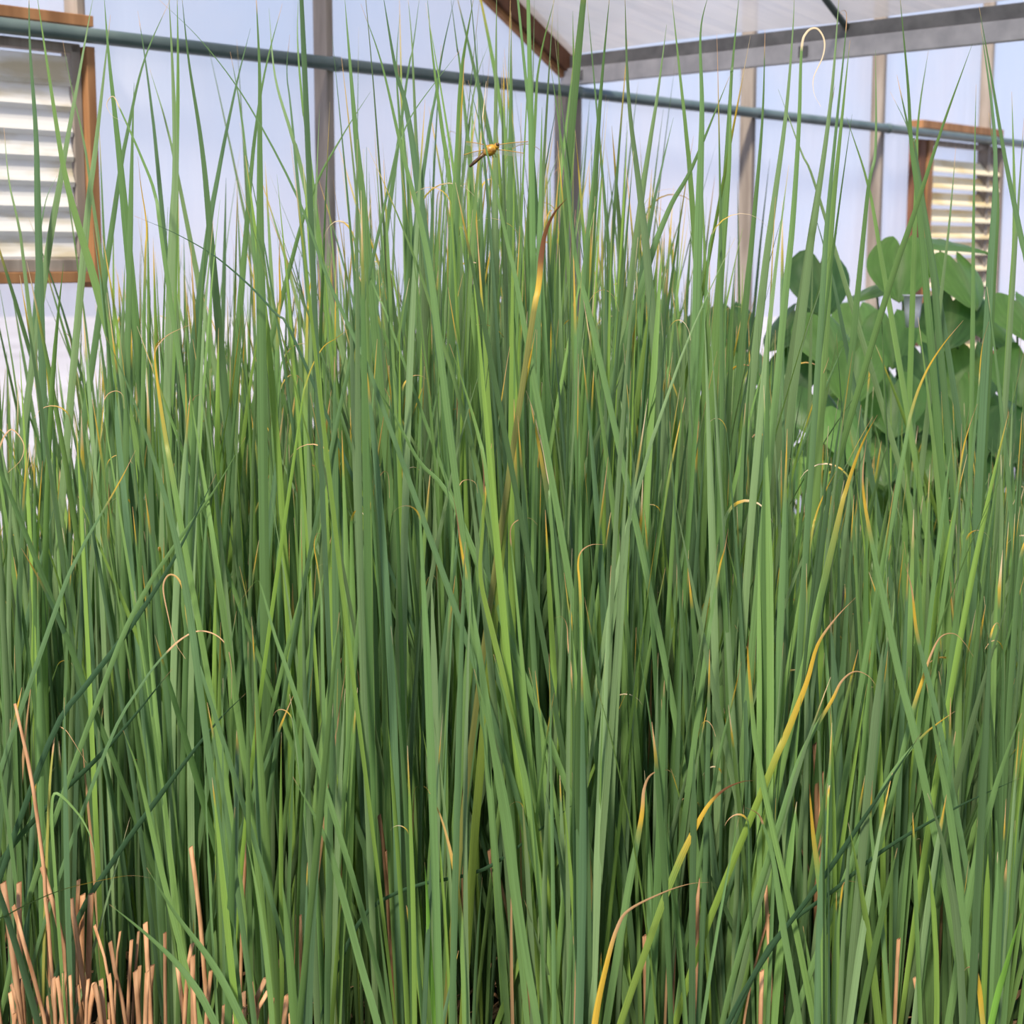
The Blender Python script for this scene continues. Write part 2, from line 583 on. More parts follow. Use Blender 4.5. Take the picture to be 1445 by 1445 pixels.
# right window
s0, _ = wall_at(1313, 260, 0.03)
s1, _ = wall_at(1408, 260, 0.03)
_, zb = wall_at(1350, 440, 0.03)
louver('window_2', 'shutter of open cream slats above the broad-leaved plants', s0, s1, zb - 0.3, 2.36, 0.118, math.radians(38), M_SLATY, [
    ('frame_board', M_DARKBROWN, (s0 - 0.19, s0 - 0.10, -0.05, 0.04, 0.9, 2.36)),
    ('frame_stile', M_BROWN, (s0 - 0.08, s0 - 0.005, -0.05, 0.05, 0.9, 2.36)),
    ('frame_stile', M_WOOD, (s1 + 0.01, s1 + 0.06, -0.05, 0.05, 0.9, 2.36)),
    ('head_board', M_BROWN, (s0 - 0.2, s1 + 0.0, -0.05, 0.06, 2.435, 2.49)),
    ('head_rail', M_WOOD, (s0, s1 + 0.05, -0.05, 0.02, 2.33, 2.365)),
    ('sill', M_BROWN, (s0 - 0.1, s1 + 0.05, -0.05, 0.06, zb - 0.37, zb - 0.31)),
])


# ------------------------------------------------------------------ reed leaves
def lerp3(a, b, t):
    return tuple(a[i] + (b[i] - a[i]) * t for i in range(3))


GREENS = [(0.150, 0.275, 0.075), (0.125, 0.235, 0.075), (0.175, 0.305, 0.085), (0.100, 0.190, 0.070),
          (0.135, 0.250, 0.088), (0.215, 0.360, 0.070), (0.165, 0.265, 0.110), (0.110, 0.215, 0.065), (0.190, 0.300, 0.125), (0.105, 0.200, 0.088)]
GREENS = [(r * 1.04, g * 1.02, b * 1.10 + 0.003) for r, g, b in GREENS]
YELLOW = (0.66, 0.43, 0.055)
TAN = (0.66, 0.40, 0.22)
PALE = (0.76, 0.60, 0.42)
BROWN = (0.20, 0.085, 0.04)
DARKG = (0.060, 0.130, 0.065)


def catmull(pts, n):
    pts = [Vector(p) for p in pts]
    if len(pts) == 2:
        return [pts[0].lerp(pts[1], i / n) for i in range(n + 1)]
    q = [pts[0] * 2 - pts[1]] + pts + [pts[-1] * 2 - pts[-2]]
    seg = [(pts[i + 1] - pts[i]).length for i in range(len(pts) - 1)]
    tot = sum(seg)
    out = []
    for k in range(n + 1):
        d = tot * k / n
        i = 0
        while i < len(seg) - 1 and d > seg[i]:
            d -= seg[i]; i += 1
        t = min(1.0, d / max(seg[i], 1e-6))
        a, b, c, e_ = q[i], q[i + 1], q[i + 2], q[i + 3]
        out.append(0.5 * ((2 * b) + (c - a) * t + (2 * a - 5 * b + 4 * c - e_) * t * t + (3 * b - a - 3 * c + e_) * t ** 3))
    return out


def leaf_colors(ts, green, dead, yell, dry=TAN):
    """dead: dry share of the length at the tip; yell: yellowing share below it"""
    out = []
    for t in ts:
        f = 1 - t
        c = lerp3(green, (green[0] * 1.25, green[1] * 1.1, green[2] * 0.95), max(0, 0.25 - t) * 2)
        if f < dead:
            c = dry if f < dead * 0.75 or yell == 0 else lerp3(YELLOW, dry, (dead - f) / (dead * 0.25))
        elif yell > 0 and f < dead + yell:
            k = 1 - (f - dead) / yell
            c = lerp3(green, YELLOW, min(1, k * 1.5))
        out.append(c)
    return out


def ribbon(mb, spine, width, phi, twist, green, dead=0.0, yell=0.0, dry=TAN, taper=0.5, shrink=True, keel=0.16):
    n = len(spine) - 1
    ls = [0.0]
    for i in range(n):
        ls.append(ls[-1] + (spine[i + 1] - spine[i]).length)
    ts = [x / ls[-1] for x in ls]
    cols = leaf_colors(ts, green, dead, yell, dry)
    base = len(mb.v)
    ref = None
    ru = rnd.random() * 50
    for i, p in enumerate(spine):
        t = ts[i]
        T = (spine[min(i + 1, n)] - spine[max(i - 1, 0)]).normalized()
        if ref is None:
            ref = Vector((1, 0, 0))
        ref = (ref - T * ref.dot(T))
        ref = ref.normalized() if ref.length > 1e-4 else T.orthogonal().normalized()
        a = phi + twist * t
        b = T.cross(ref)
        S = ref * math.cos(a) + b * math.sin(a)
        N = T.cross(S)
        w = width * min(1.0, ((1 - t) / taper)) ** 0.85 * (0.85 + 0.3 * min(1, t * 3) - 0.15 * t)
        if shrink and dead > 0 and (1 - t) < dead:
            w *= 0.8 + 0.2 * ((1 - t) / dead)
        w = max(w, 0.0006)
        k = keel * w
        for q, sx in enumerate((-0.5, 0.0, 0.5)):
            v = p + S * (w * sx) + N * (k if q != 1 else -k * 0.4)
            mb.v.append((v.x, v.y, v.z))
            mb.c.append(cols[i])
            mb.uv.append((ru + sx, t * 2.0 + ru, 0.0))
    for i in range(n):
        o = base + i * 3
        mb.f.append((o, o + 1, o + 4, o + 3))
        mb.f.append((o + 1, o + 2, o + 5, o + 4))


def rand_green():
    g = rnd.choice(GREENS)
    k = rnd.uniform(0.70, 1.25)
    return tuple(c * k for c in g)


def calm_green():
    g = rnd.choice(GREENS[:5] + GREENS[6:])
    k = rnd.uniform(0.85, 1.12)
    return tuple(c * k for c in g)


def rand_tip():
    """(dead share, yellow share, curl, dry colour)"""
    r = rnd.random()
    if r < 0.28: return 0.0, 0.0, 0, TAN
    if r < 0.66: return rnd.uniform(0.010, 0.030), 0.012, 0, rnd.choice([TAN, PALE])
    if r < 0.86: return rnd.uniform(0.02, 0.06), rnd.uniform(0.02, 0.05), 0, rnd.choice([TAN, PALE])
    if r < 0.92: return rnd.uniform(0.025, 0.07), 0.02, 1, rnd.choice([TAN, PALE])
    return rnd.uniform(0.01, 0.04), rnd.uniform(0.04, 0.10), 0, TAN


def free_leaf(mb, base, L, az, lean, bend, width, segs=12, tip=None, green=None):
    """a leaf growing from base: az = heading, lean and bend in radians"""
    dead, yell, curl, dry = tip or rand_tip()
    if rnd.random() < 0.035:                              # a leaf dead all the way down
        kd = rnd.uniform(0.55, 0.9); green = tuple(c * kd for c in TAN); L *= 0.6; width *= 0.6
    p = Vector(base)
    h = Vector((math.cos(az), math.sin(az), 0))
    side = Vector((-h.y, h.x, 0))
    wob = rnd.uniform(-0.03, 0.03)
    sp = [p.copy()]
    cut = 1 - dead * 1.6 if curl else 0.86
    steps = [cut * i / (segs - 4) for i in range(segs - 4)] + [cut + (1 - cut) * i / (9 if curl else 4) for i in range((9 if curl else 4) + 1)]
    for ta, tb in zip(steps[:-1], steps[1:]):
        t = (ta + tb) / 2
        a = lean + bend * t * t
        if curl and t > 1 - dead * 1.6:
            a += curl * 2.6 * (t - (1 - dead * 1.6)) / (dead * 1.6)
        d = Z * math.cos(a) + h * math.sin(a) + side * (wob * math.sin(t * 5))
        p = p + d.normalized() * (L * (tb - ta))
        sp.append(p.copy())
    # finer sampling at a curling tip
    ribbon(mb, sp, width, rnd.uniform(-0.9, 0.9), rnd.uniform(-1.1, 1.1), green or rand_green(), dead, yell, dry, rnd.uniform(0.12, 0.36))


YB = [(-200, 560), (0, 540), (70, 500), (120, 420), (180, 380), (260, 350), (330, 365), (400, 370), (500, 275), (600, 205), (700, 170), (800, 175),
      (900, 265), (1000, 350), (1080, 440), (1140, 560), (1250, 620), (1350, 620), (1445, 580), (1700, 560)]


def y_bound(u):
    for (a, ya), (b, yb) in zip(YB[:-1], YB[1:]):
        if a <= u <= b:
            return ya + (yb - ya) * (u - a) / (b - a)
    return 430


def shoot_height(x_, d):
    u = 722.5 + FPX * x_ / d
    return EYE + (360 - y_bound(u)) / FPX * d


def shoot_leaves(base, H, k, near):
    """list of leaf parameters of one shoot"""
    fan = rnd.uniform(0, math.pi)
    out = []
    for i in range(k):
        f = (i + 0.5) / k * 2 - 1 + rnd.uniform(-0.25, 0.25)
        az = fan + (0 if f >= 0 else math.pi) + rnd.uniform(-0.4, 0.4)
        lean = abs(f) * rnd.uniform(0.02, 0.14) + (rnd.uniform(0.08, 0.30) if rnd.random() < 0.13 else 0)
        bend = rnd.uniform(-0.02, 0.16) + (rnd.uniform(0.1, 0.4) if rnd.random() < 0.06 else 0)
        L = (H - GZ) * rnd.uniform(0.58, 1.0) * (1.0 + (rnd.random() ** 1.5 * 0.30 if rnd.random() < 0.24 else 0))
        if rnd.random() < 0.16:
            L *= rnd.uniform(0.5, 0.75)
        off = Vector((math.cos(fan), math.sin(fan), 0)) * (f * 0.014)
        out.append((off, L, az, lean, bend, rnd.uniform(0.0085, 0.0165)))
    return out


ZONES = [(-999, 330, 'behind the cut straw stubble'), (330, 620, 'below the thin weathered post'), (620, 900, 'below the thick gutter post'),
         (900, 1130, 'just left of the broad-leaved plants'), (1130, 9999, 'in front of the broad-leaved plants')]

hero_count = 0


def dense(P, n_traced, dp):
    """spline through P (root first), finer over the traced end; also the share of its length beyond the dp-th point from the tip"""
    q = [P[0] * 2 - P[1]] + P + [P[-1] * 2 - P[-2]]
    m = len(P)
    out, mark = [P[0].copy()], 0
    for i in range(m - 1):
        a, b, c, e_ = q[i], q[i + 1], q[i + 2], q[i + 3]
        k = 6 if m - 1 - i <= max(dp, 2) else 4
        for j in range(1, k + 1):
            t = j / k
            out.append(0.5 * ((2 * b) + (c - a) * t + (2 * a - 5 * b + 4 * c - e_) * t * t + (3 * b - a - 3 * c + e_) * t ** 3))
        if i == m - 2 - dp:
            mark = len(out) - 1
    L = [(out[i + 1] - out[i]).length for i in range(len(out) - 1)]
    return out, (sum(L[mark:]) / sum(L) if dp else 0)




def hero(spec, label):
    """a shoot whose leaves are laid out one by one.
    spec: list of (pixels tip first, width in pixels, depth, options)"""
    global hero_count
    hero_count += 1
    root = None
    for pts, wpx, d, opt in spec:
        P = [at(u, v, d) for u, v in pts]
        P = list(reversed(P))
        if opt.get('root', True):
            a, b = P[0], P[1]
            dz = max(0.05, b.z - a.z)
            sx = max(-0.45, min(0.45, (b.x - a.x) / dz))
            if a.z > GZ + 0.05:
                hz = a.z - GZ
                g = Vector((a.x - sx * hz * 0.7, d + 0.03, GZ))
                mid = a.lerp(g, 0.5); mid.x = a.x - sx * hz * 0.42
                P = [g, mid] + P
        if root is None:
            g = P[0].copy(); g.z = GZ
            root = tag(empty('cattail_shoot', g), label, 'cattail', 'cattail shoots picked out by a leaf of their own')
        mb = MB()
        sp, tot_dead = dense(P, len(pts), opt.get('dp', 0))
        tot = len(sp)
        sp = [p + Vector((0, opt.get('arc', 0.05) * math.sin(math.pi * i / tot), 0)) - root.location for i, p in enumerate(sp)]
        ribbon(mb, sp, wpx * d / FPX, opt.get('phi', rnd.uniform(-0.3, 0.3)), opt.get('tw', rnd.uniform(-0.3, 0.3)), opt.get('g') or calm_green(),
               tot_dead if 'dp' in opt else opt.get('dead', 0.008), opt.get('yell', 0.0), opt.get('dry', TAN), opt.get('taper', 0.26), opt.get('shrink', True))
        o = mb.build('leaf', M_LEAF, root, True)
        if opt.get('lab'): o['label'] = opt['lab']
    H = shoot_height(root.location.x, root.location.y) * 0.75
    for off, L, az, lean, bend, w in shoot_leaves(root.location, H, 3, True):
        mb = MB()
        free_leaf(mb, off, L * 0.8, az, lean, bend, w, 10)
        mb.build('leaf', M_LEAF, root, True)
    return root


def C1(*p): return [(x / 2.89, y / 2.89) for x, y in p]                 # close-up of the upper left
def C2(*p): return [(450 + x / 2.89, y / 2.89) for x, y in p]
def C3(*p): return [(945 + x / 2.89, y / 2.89) for x, y in p]
def C4(*p): return [(945 + x / 2.89, 250 + y / 2.89) for x, y in p]
def C5(*p): return [(x / 2.89, 945 + y / 2.89) for x, y in p]
def C6(*p): return [(475 + x / 2.89, 945 + y / 2.89) for x, y in p]
def C7(*p): return [(945 + x / 2.89, 945 + y / 2.89) for x, y in p]
def C8(*p): return [(475 + x / 2.89, 475 + y / 2.89) for x, y in p]
def C9(*p): return [(x / 2.89, 475 + y / 2.89) for x, y in p]
def CA(*p): return [(945 + x / 2.89, 600 + y / 2.89) for x, y in p]


# tall leaves that rise above the pipe; nothing tells those of one stretch apart
TALL = {
    'tall cattail shoot reaching up past the white slatted window': [
        (C1((118, -60), (125, 200), (150, 560), (160, 1000)), 9, 4.3), (C1((148, -40), (205, 330), (265, 700), (330, 950), (440, 1350)), 10, 4.1),
        (C1((385, -20), (330, 380), (270, 750), (200, 1150)), 9, 4.4), (C1((425, -30), (450, 210), (480, 480), (520, 900)), 11, 4.0),
        (C1((255, 165), (290, 360), (335, 560), (380, 850)), 6, 4.6), (C1((20, 520), (60, 740), (105, 920), (130, 1150)), 6, 4.4),
        (C1((240, 710), (200, 860), (165, 1250)), 6, 4.7), (C1((450, 60), (420, 300), (380, 640), (340, 1000)), 9, 4.2)],
    'tall cattail shoot crossing the pipe between slatted window and thin weathered post': [
        (C1((562, 45), (590, 220), (620, 450), (650, 750)), 7, 4.5), (C1((695, 0), (600, 240), (540, 500), (470, 900)), 8, 4.4),
        (C1((685, -40), (690, 300), (695, 700), (680, 1100)), 11, 3.9), (C1((720, -40), (712, 350), (700, 800)), 9, 4.2),
        (C1((738, -30), (760, 250), (810, 600), (850, 1000)), 10, 4.1), (C1((1022, 115), (960, 370), (890, 720), (830, 1100)), 8, 4.3),
        (C1((1042, -60), (1055, 300), (1055, 650), (1060, 1200)), 12, 3.8), (C1((1152, 15), (1090, 260), (1050, 500), (1010, 900)), 8, 4.4),
        (C1((1098, 35), (1130, 320), (1200, 560), (1260, 800)), 7, 4.6), (C1((1220, -30), (1225, 180), (1250, 450), (1280, 700)), 7, 4.4),
        (C1((938, 210), (975, 450), (1010, 800)), 7, 4.7), (C1((612, 280), (690, 520), (760, 850)), 7, 4.6), (C1((1180, 140), (1160, 300), (1190, 600)), 7, 4.7)],
    'tall cattail shoot crossing the pipe between thin weathered post and gutter post': [
        (C2((105, -20), (130, 250), (160, 600), (200, 1000)), 10, 4.0), (C2((258, -40), (310, 280), (355, 450), (420, 900)), 11, 3.9),
        (C2((362, -30), (385, 180), (400, 500)), 8, 4.4), (C2((412, -20), (385, 200), (340, 480)), 7, 4.5),
        (C2((552, -10), (500, 200), (470, 380), (420, 700)), 8, 4.3), (C2((632, -20), (580, 280), (565, 600), (550, 1000)), 11, 3.9),
        (C2((440, -30), (460, 200), (500, 520), (545, 850)), 9, 4.2), (C2((725, -40), (722, 350), (720, 800), (715, 1200)), 9, 4.0),
        (C2((785, 90), (782, 350), (780, 700)), 8, 4.3), (C2((970, -40), (900, 250), (875, 600)), 7, 4.4),
        (C2((690, 185), (640, 340), (590, 700)), 6, 4.7), (C2((212, 375), (100, 570), (-10, 790), (-120, 1150)), 7, 4.3),
        (C2((535, -30), (560, 180), (590, 420)), 6, 4.6), (C2((330, 60), (320, 300), (345, 700)), 7, 4.6)],
    'tall cattail shoot rising in front of the gutter beam left of the slanting pipe': [
        (C2((1035, 45), (1040, 300), (1035, 600), (1000, 1000)), 9, 4.1), (C2((1188, -40), (1150, 400), (1120, 900)), 10, 4.0),
        (C2((1248, -40), (1270, 400), (1320, 800), (1360, 1200)), 12, 3.8), (C2((1418, 100), (1380, 380), (1345, 600), (1290, 1000)), 9, 4.2),
        (C2((1445, 480), (1390, 700), (1330, 1000)), 7, 4.5), (C3((5, -30), (40, 350), (60, 560), (90, 900)), 8, 4.3),
        (C3((160, -30), (132, 130), (140, 450), (125, 950)), 11, 3.9), (C3((285, -40), (255, 270), (240, 500)), 7, 4.4),
        (C3((246, 275), (238, 600), (220, 850), (190, 1250)), 11, 4.0), (C3((246, 310), (100, 680), (0, 870), (-130, 1250)), 9, 3.9),
        (C3((390, 120), (382, 500), (340, 1000), (310, 1300)), 9, 4.1)],
    'tall cattail shoot crossing the beam between slanting pipe and cream slatted window': [
        (C3((508, -40), (500, 130), (470, 480), (420, 850), (370, 1250)), 10, 3.9), (C3((690, -40), (640, 420), (570, 900), (540, 1150)), 10, 4.0),
        (C3((836, 205), (820, 600), (790, 740), (765, 1000)), 8, 4.2), (C3((940, -40), (990, 350), (1010, 600), (1050, 1000)), 9, 4.1),
        (C3((925, 305), (990, 640), (1050, 1000), (1090, 1350)), 8, 4.3), (C3((895, 375), (960, 560), (1000, 760)), 7, 4.6),
        (C3((440, 365), (520, 620), (620, 900)), 7, 4.5), (C3((725, 475), (830, 740), (890, 1050)), 8, 4.3), (C3((1058, 205), (1030, 480), (1020, 800)), 7, 4.5),
        (C3((590, 860), (660, 1080), (720, 1350)), 7, 4.6), (C3((735, 165), (700, 500), (660, 900), (640, 1250)), 11, 3.8)],
    'tall cattail shoot rising in front of the cream slatted window': [
        (C3((1232, 180), (1100, 520), (980, 880), (830, 1350)), 9, 3.8), (C3((1265, 95), (1310, 600), (1285, 1100), (1270, 1445)), 10, 4.0),
        (C3((1250, 345), (1242, 900), (1238, 1400)), 6, 4.4), (C3((1392, 375), (1390, 900), (1370, 1300)), 7, 4.4), (C3((1300, 460), (1330, 800), (1310, 1200)), 8, 4.3),
        (C3((1165, 600), (1130, 900), (1090, 1250)), 7, 4.5), (C3((1445, 480), (1425, 800), (1400, 1200)), 8, 4.2)],
}
for lab_, rows in TALL.items():
    for pts, wp, d in rows:
        r_ = hero([(pts, wp * 1.1, d, {'taper': rnd.uniform(0.18, 0.30), 'dead': rnd.choice([0, 0, 0.006, 0.015]), 'arc': rnd.uniform(-0.08, 0.08)})], lab_)
        r_['group'] = lab_.replace('tall cattail shoot', 'tall cattail shoots')

G1, G2, G3 = (0.16, 0.285, 0.10), (0.125, 0.23, 0.095), (0.195, 0.335, 0.10)
def H_(spec, label):
    return hero([(p_, w_ * 0.8, d_ - 0.1 if d_ < 3.6 else d_ - 0.2, o_) for p_, w_, d_, o_ in spec], label)

H_([(C1((640, -10), (820, 170), (1000, 420), (1200, 800), (1330, 1150), (1445, 1400), (1560, 1680)), 10, 3.45, {'g': G2, 'taper': 0.5, 'phi': 0.1, 'tw': 0.1})],
   'cattail shoot with one long leaf slanting down across the pipe from top left')
H_([(C1((545, 880), (720, 960), (900, 1075), (1100, 1270), (1240, 1500)), 6, 3.9, {'g': DARKG})], 'cattail shoot whose thin dark leaf arches low across the film left of the weathered post')
H_([(C1((520, 500), (450, 470), (418, 420), (440, 385), (470, 440), (560, 640), (620, 800), (660, 1050)), 9, 4.0, {'g': G1, 'dp': 4, 'dry': PALE, 'n': 34})],
   'cattail shoot with small pale curled tip beside the orange window board')
H_([(C1((560, 640), (562, 760), (575, 880), (580, 960), (575, 1200)), 8, 4.1, {'g': G1, 'dead': 0.03, 'yell': 0.12})], 'cattail shoot with thin yellow tip near the orange window board')
H_([(C1((1140, 940), (1130, 1080), (1130, 1230), (1120, 1440)), 11, 4.2, {'g': G1, 'dead': 0.04, 'yell': 0.10})], 'cattail shoot with stubby orange tip left of the thin weathered post')
H_([(C1((1280, 1030), (1262, 1120), (1245, 1250), (1240, 1440)), 11, 4.0, {'g': G3, 'dead': 0.01, 'yell': 0.13})], 'cattail shoot with broad yellow tip at the foot of the thin weathered post')
H_([(C9((690, -5), (640, 20), (612, 70), (625, 220), (660, 440), (700, 640)), 10, 3.7, {'g': G3, 'dp': 1, 'yell': 0.17, 'taper': 0.2, 'n': 30})], 'cattail shoot with long golden leaf ending in a sideways kink')
H_([(C1((775, 1325), (720, 1345), (650, 1385), (610, 1470), (640, 1700)), 6, 3.9, {'g': G1, 'dp': 3})], 'cattail shoot with straw tip bent flat to the side')
H_([(C2((380, 1010 - 1000 + 900), (0, 0)) if False else C2((0, 950), (30, 925), (80, 908), (115, 912), (125, 950), (230, 1200), (330, 1445)), 6, 3.8, {'g': G1, 'dp': 4, 'dry': BROWN, 'n': 30})],
   'cattail shoot with thin brown tip hooked over below the weathered post')
H_([(C2((1012, 808), (960, 870), (925, 950), (908, 1050), (895, 1180), (850, 1445)), 10, 3.6, {'g': (0.20, 0.21, 0.06), 'dp': 4, 'dry': BROWN, 'taper': 0.07, 'shrink': False, 'yell': 0.03, 'n': 28,
    'lab': 'dark brown curved dead leaf tip'})], 'cattail shoot with dark brown curved leaf tip before the gutter post')
H_([(C2((170, 15), (250, 250), (330, 600), (430, 1000), (490, 1440)), 12, 3.6, {'g': G1, 'dead': 0.015})], 'cattail shoot with long leaf slanting right just beside the weathered post')
H_([(C2((608, 325), (680, 600), (770, 1000), (835, 1320)), 11, 3.5, {'g': G1})], 'cattail shoot whose leaf passes in front of the dragonfly')
H_([(C2((943, 245), (1010, 700), (1060, 1100), (1140, 1420)), 11, 3.55, {'g': G1, 'dead': 0.012})], 'cattail shoot with pale-tipped leaf slanting across the gutter post')
H_([(C2((582, 195), (470, 330), (380, 450), (330, 560), (270, 800)), 7, 3.8, {'g': G2})], 'cattail shoot with narrow leaf slanting left over the pipe by the weathered post')
H_([(C3((618, 435), (596, 380), (598, 310), (640, 220), (648, 150), (618, 102), (575, 120), (552, 200), (540, 500), (512, 900), (470, 1300)), 12, 3.7, {'g': G1, 'dp': 7, 'dry': PALE, 'taper': 0.3, 'n': 46,
    'lab': 'pale dry leaf tip curling over like a hook'})], 'cattail shoot with pale dry tip curling over in front of the beam')
H_([(C3((712, 60), (706, 42), (738, 40), (735, 160), (700, 500), (655, 950), (630, 1300)), 11, 3.65, {'g': G2, 'dp': 3, 'n': 36})], 'cattail shoot with tiny curl at its tip beside the hooked pale tip')
H_([(C3((1265, 25), (1340, 350), (1400, 650), (1460, 950), (1520, 1300)), 13, 3.5, {'g': G2, 'phi': 0.2})], 'cattail shoot with broad leaf leaning to the right picture edge before the slats')
H_([(C4((1200, 585), (1130, 690), (1065, 810), (1010, 960), (960, 1200)), 10, 3.7, {'g': G1, 'dead': 0.025, 'yell': 0.12, 'taper': 0.25})], 'cattail shoot with slanted yellow-orange tip before the white cup')
H_([(C4((850, 970), (800, 1100), (740, 1290), (690, 1480)), 13, 3.5, {'g': G3, 'dead': 0.015, 'yell': 0.18, 'taper': 0.2})], 'cattail shoot with broad olive-yellow leaf below the broad-leaved plants')
H_([(C4((682, 1200), (650, 1290), (610, 1410), (580, 1560)), 9, 3.55, {'g': G3, 'dead': 0.01, 'yell': 0.13, 'taper': 0.25})], 'cattail shoot with short yellow tip just left of the olive-yellow leaf')
H_([(C4((1258, 925), (1240, 1030), (1215, 1160), (1180, 1400)), 8, 3.8, {'g': G1, 'dead': 0.05, 'yell': 0.06})], 'cattail shoot with thin straw and yellow tip at right below the slats')
H_([(C4((1305, 590), (1297, 680), (1290, 800), (1270, 1000)), 7, 3.9, {'g': G2, 'dead': 0.04, 'yell': 0.05})], 'cattail shoot with small upright orange tip under the cream slats')
H_([(CA((760, 705), (690, 800), (620, 920), (575, 1080), (490, 1290), (415, 1450)), 12, 3.4, {'g': (0.22, 0.34, 0.06), 'dp': 2, 'yell': 0.25, 'dry': TAN, 'taper': 0.25, 'n': 34,
    'lab': 'straw coloured leaf end turning yellow below'})], 'cattail shoot with long straw and yellow leaf slanting right in the lower right')
H_([(CA((330, 835), (328, 930), (345, 1110), (370, 1350), (440, 1700), (530, 2100)), 11, 3.35, {'g': G3, 'dead': 0.05, 'yell': 0.10, 'dry': BROWN, 'taper': 0.22})], 'cattail shoot with brown and yellow blunt tip right of the middle')
H_([(CA((962, 565), (1005, 690), (1030, 860), (1065, 1010), (1140, 1350)), 10, 3.45, {'g': G2, 'dead': 0.08, 'yell': 0.07, 'taper': 0.22})], 'cattail shoot with straw tip leaning left near the right picture edge')
H_([(CA((1240, 945), (1215, 900), (1180, 868), (1130, 885), (1090, 960), (1050, 1070), (1010, 1180), (950, 1400)), 9, 3.5, {'g': G1, 'dp': 5, 'yell': 0.06, 'dry': TAN, 'taper': 0.25, 'n': 34})],
   'cattail shoot with straw tip arched over like a crook at the right')
H_([(CA((850, 1075), (820, 1035), (770, 1025), (720, 1070), (680, 1150), (600, 1280), (540, 1400), (470, 1600)), 11, 3.4, {'g': G1, 'dp': 4, 'yell': 0.05, 'dry': TAN, 'taper': 0.25, 'n': 34})],
   'cattail shoot with brown hooked tip beside the long straw and yellow leaf')
H_([(CA((1165, 1170), (1100, 1240), (1040, 1310), (930, 1450), (830, 1640), (700, 1950)), 10, 3.4, {'g': G1, 'dead': 0.02, 'yell': 0.08, 'taper': 0.25})], 'cattail shoot with slanted orange-tipped leaf in the lower right')
H_([(CA((240, 425), (232, 520), (215, 600), (180, 800), (150, 1000)), 10, 3.5, {'g': G1, 'dead': 0.05, 'yell': 0.05})], 'cattail shoot with pointed orange tip right of the middle of the stand')
H_([(CA((295, 965), (285, 1060), (270, 1150), (225, 1330), (190, 1500)), 9, 3.45, {'g': G1, 'dead': 0.05, 'yell': 0.06})], 'cattail shoot with narrow straw tip left of the brown and yellow tip')
H_([(CA((885, 600), (850, 560), (812, 300), (850, 500), (900, 750), (960, 1050), (1020, 1300)) if False else CA((805, 60), (800, 200), (815, 330), (850, 510), (900, 750), (960, 1050), (1030, 1350)), 13, 3.4, {'g': G1, 'dead': 0.07, 'yell': 0.07, 'taper': 0.25})],
   'cattail shoot with long leaf slanting right from a straw tip under the olive-yellow leaf')
H_([(C7((345, 455), (300, 475), (230, 520), (160, 600), (80, 750), (20, 880), (-60, 1080)), 12, 3.3, {'g': (0.2, 0.3, 0.06), 'dp': 3, 'yell': 0.16, 'dry': BROWN, 'taper': 0.25, 'n': 32})],
   'cattail shoot with brown and orange tip bent over to the right at lower right')
H_([(C7((572, 470), (600, 700), (640, 1000), (650, 1430)), 12, 3.25, {'g': G3, 'dead': 0.04, 'yell': 0.20, 'dry': BROWN, 'taper': 0.25})], 'cattail shoot with long olive-yellow blade standing in the lower right')
H_([(C7((830, 455), (838, 560), (845, 700), (880, 1000), (910, 1400)), 9, 3.3, {'g': G1, 'dead': 0.06, 'yell': 0.05})], 'cattail shoot with upright straw spike tip in the lower right')
H_([(C7((1190, 1270), (1225, 1245), (1270, 1262), (1290, 1330), (1300, 1445), (1305, 1560)), 10, 3.25, {'g': G1, 'dp': 3, 'yell': 0.25, 'taper': 0.2, 'n': 30})], 'cattail shoot with short arched straw and orange leaf at the bottom right')
H_([(C7((310, 565), (370, 610), (400, 680), (440, 820), (480, 1100), (530, 1400)), 12, 3.3, {'g': G1, 'dp': 2, 'taper': 0.3})], 'cattail shoot with broad leaf and little straw hook by the bent brown tip')
H_([(C7((850, 910), (790, 895), (735, 900), (720, 960), (705, 1100), (700, 1300)), 6, 3.35, {'g': G3, 'dp': 3, 'yell': 0.05, 'n': 28})], 'cattail shoot with thin straw tip folded flat at the bottom right')
H_([(C6((1520, 870), (1445, 892), (1340, 940), (1200, 1020), (1150, 1100), (1110, 1230), (1070, 1400), (1045, 1560)), 12, 3.2, {'g': (0.5, 0.36, 0.06), 'dp': 5, 'yell': 0.45, 'dry': TAN, 'taper': 0.5, 'shrink': False, 'n': 34,
    'lab': 'dead golden leaf bent over'})], 'cattail shoot with dead golden leaf bent over to the right at bottom middle')
H_([(C6((355, 478), (375, 520), (430, 660), (480, 880), (510, 1150), (522, 1450)), 11, 3.25, {'g': G3, 'dp': 3, 'yell': 0.10, 'dry': (0.70, 0.45, 0.18), 'taper': 0.4, 'n': 30})], 'cattail shoot with long orange-straw leaf at bottom middle')
H_([(C6((358, 790), (365, 950), (375, 1200), (395, 1460)), 9, 3.25, {'g': (0.2, 0.42, 0.07), 'taper': 0.25, 'phi': 0.0})], 'cattail shoot with fresh light green short leaf at bottom middle')
H_([(C6((640, -60), (700, 180), (770, 480), (810, 780), (860, 1150), (900, 1450)), 12, 3.35, {'g': G3, 'phi': 0.1})], 'cattail shoot with bright green leaf curving down through the lower middle')
H_([(C6((560, 0), (640, 330), (700, 650), (735, 950), (780, 1250), (815, 1450)), 13, 3.3, {'g': G1})], 'cattail shoot with broad leaf left of the bright curving leaf')
H_([(C6((1385, 440), (1350, 425), (1290, 455), (1262, 520), (1250, 640), (1200, 900), (1130, 1300)), 13, 3.35, {'g': G1, 'dp': 4, 'yell': 0.05, 'taper': 0.3, 'n': 30})], 'cattail shoot with straw hooked tip above the dead golden leaf')
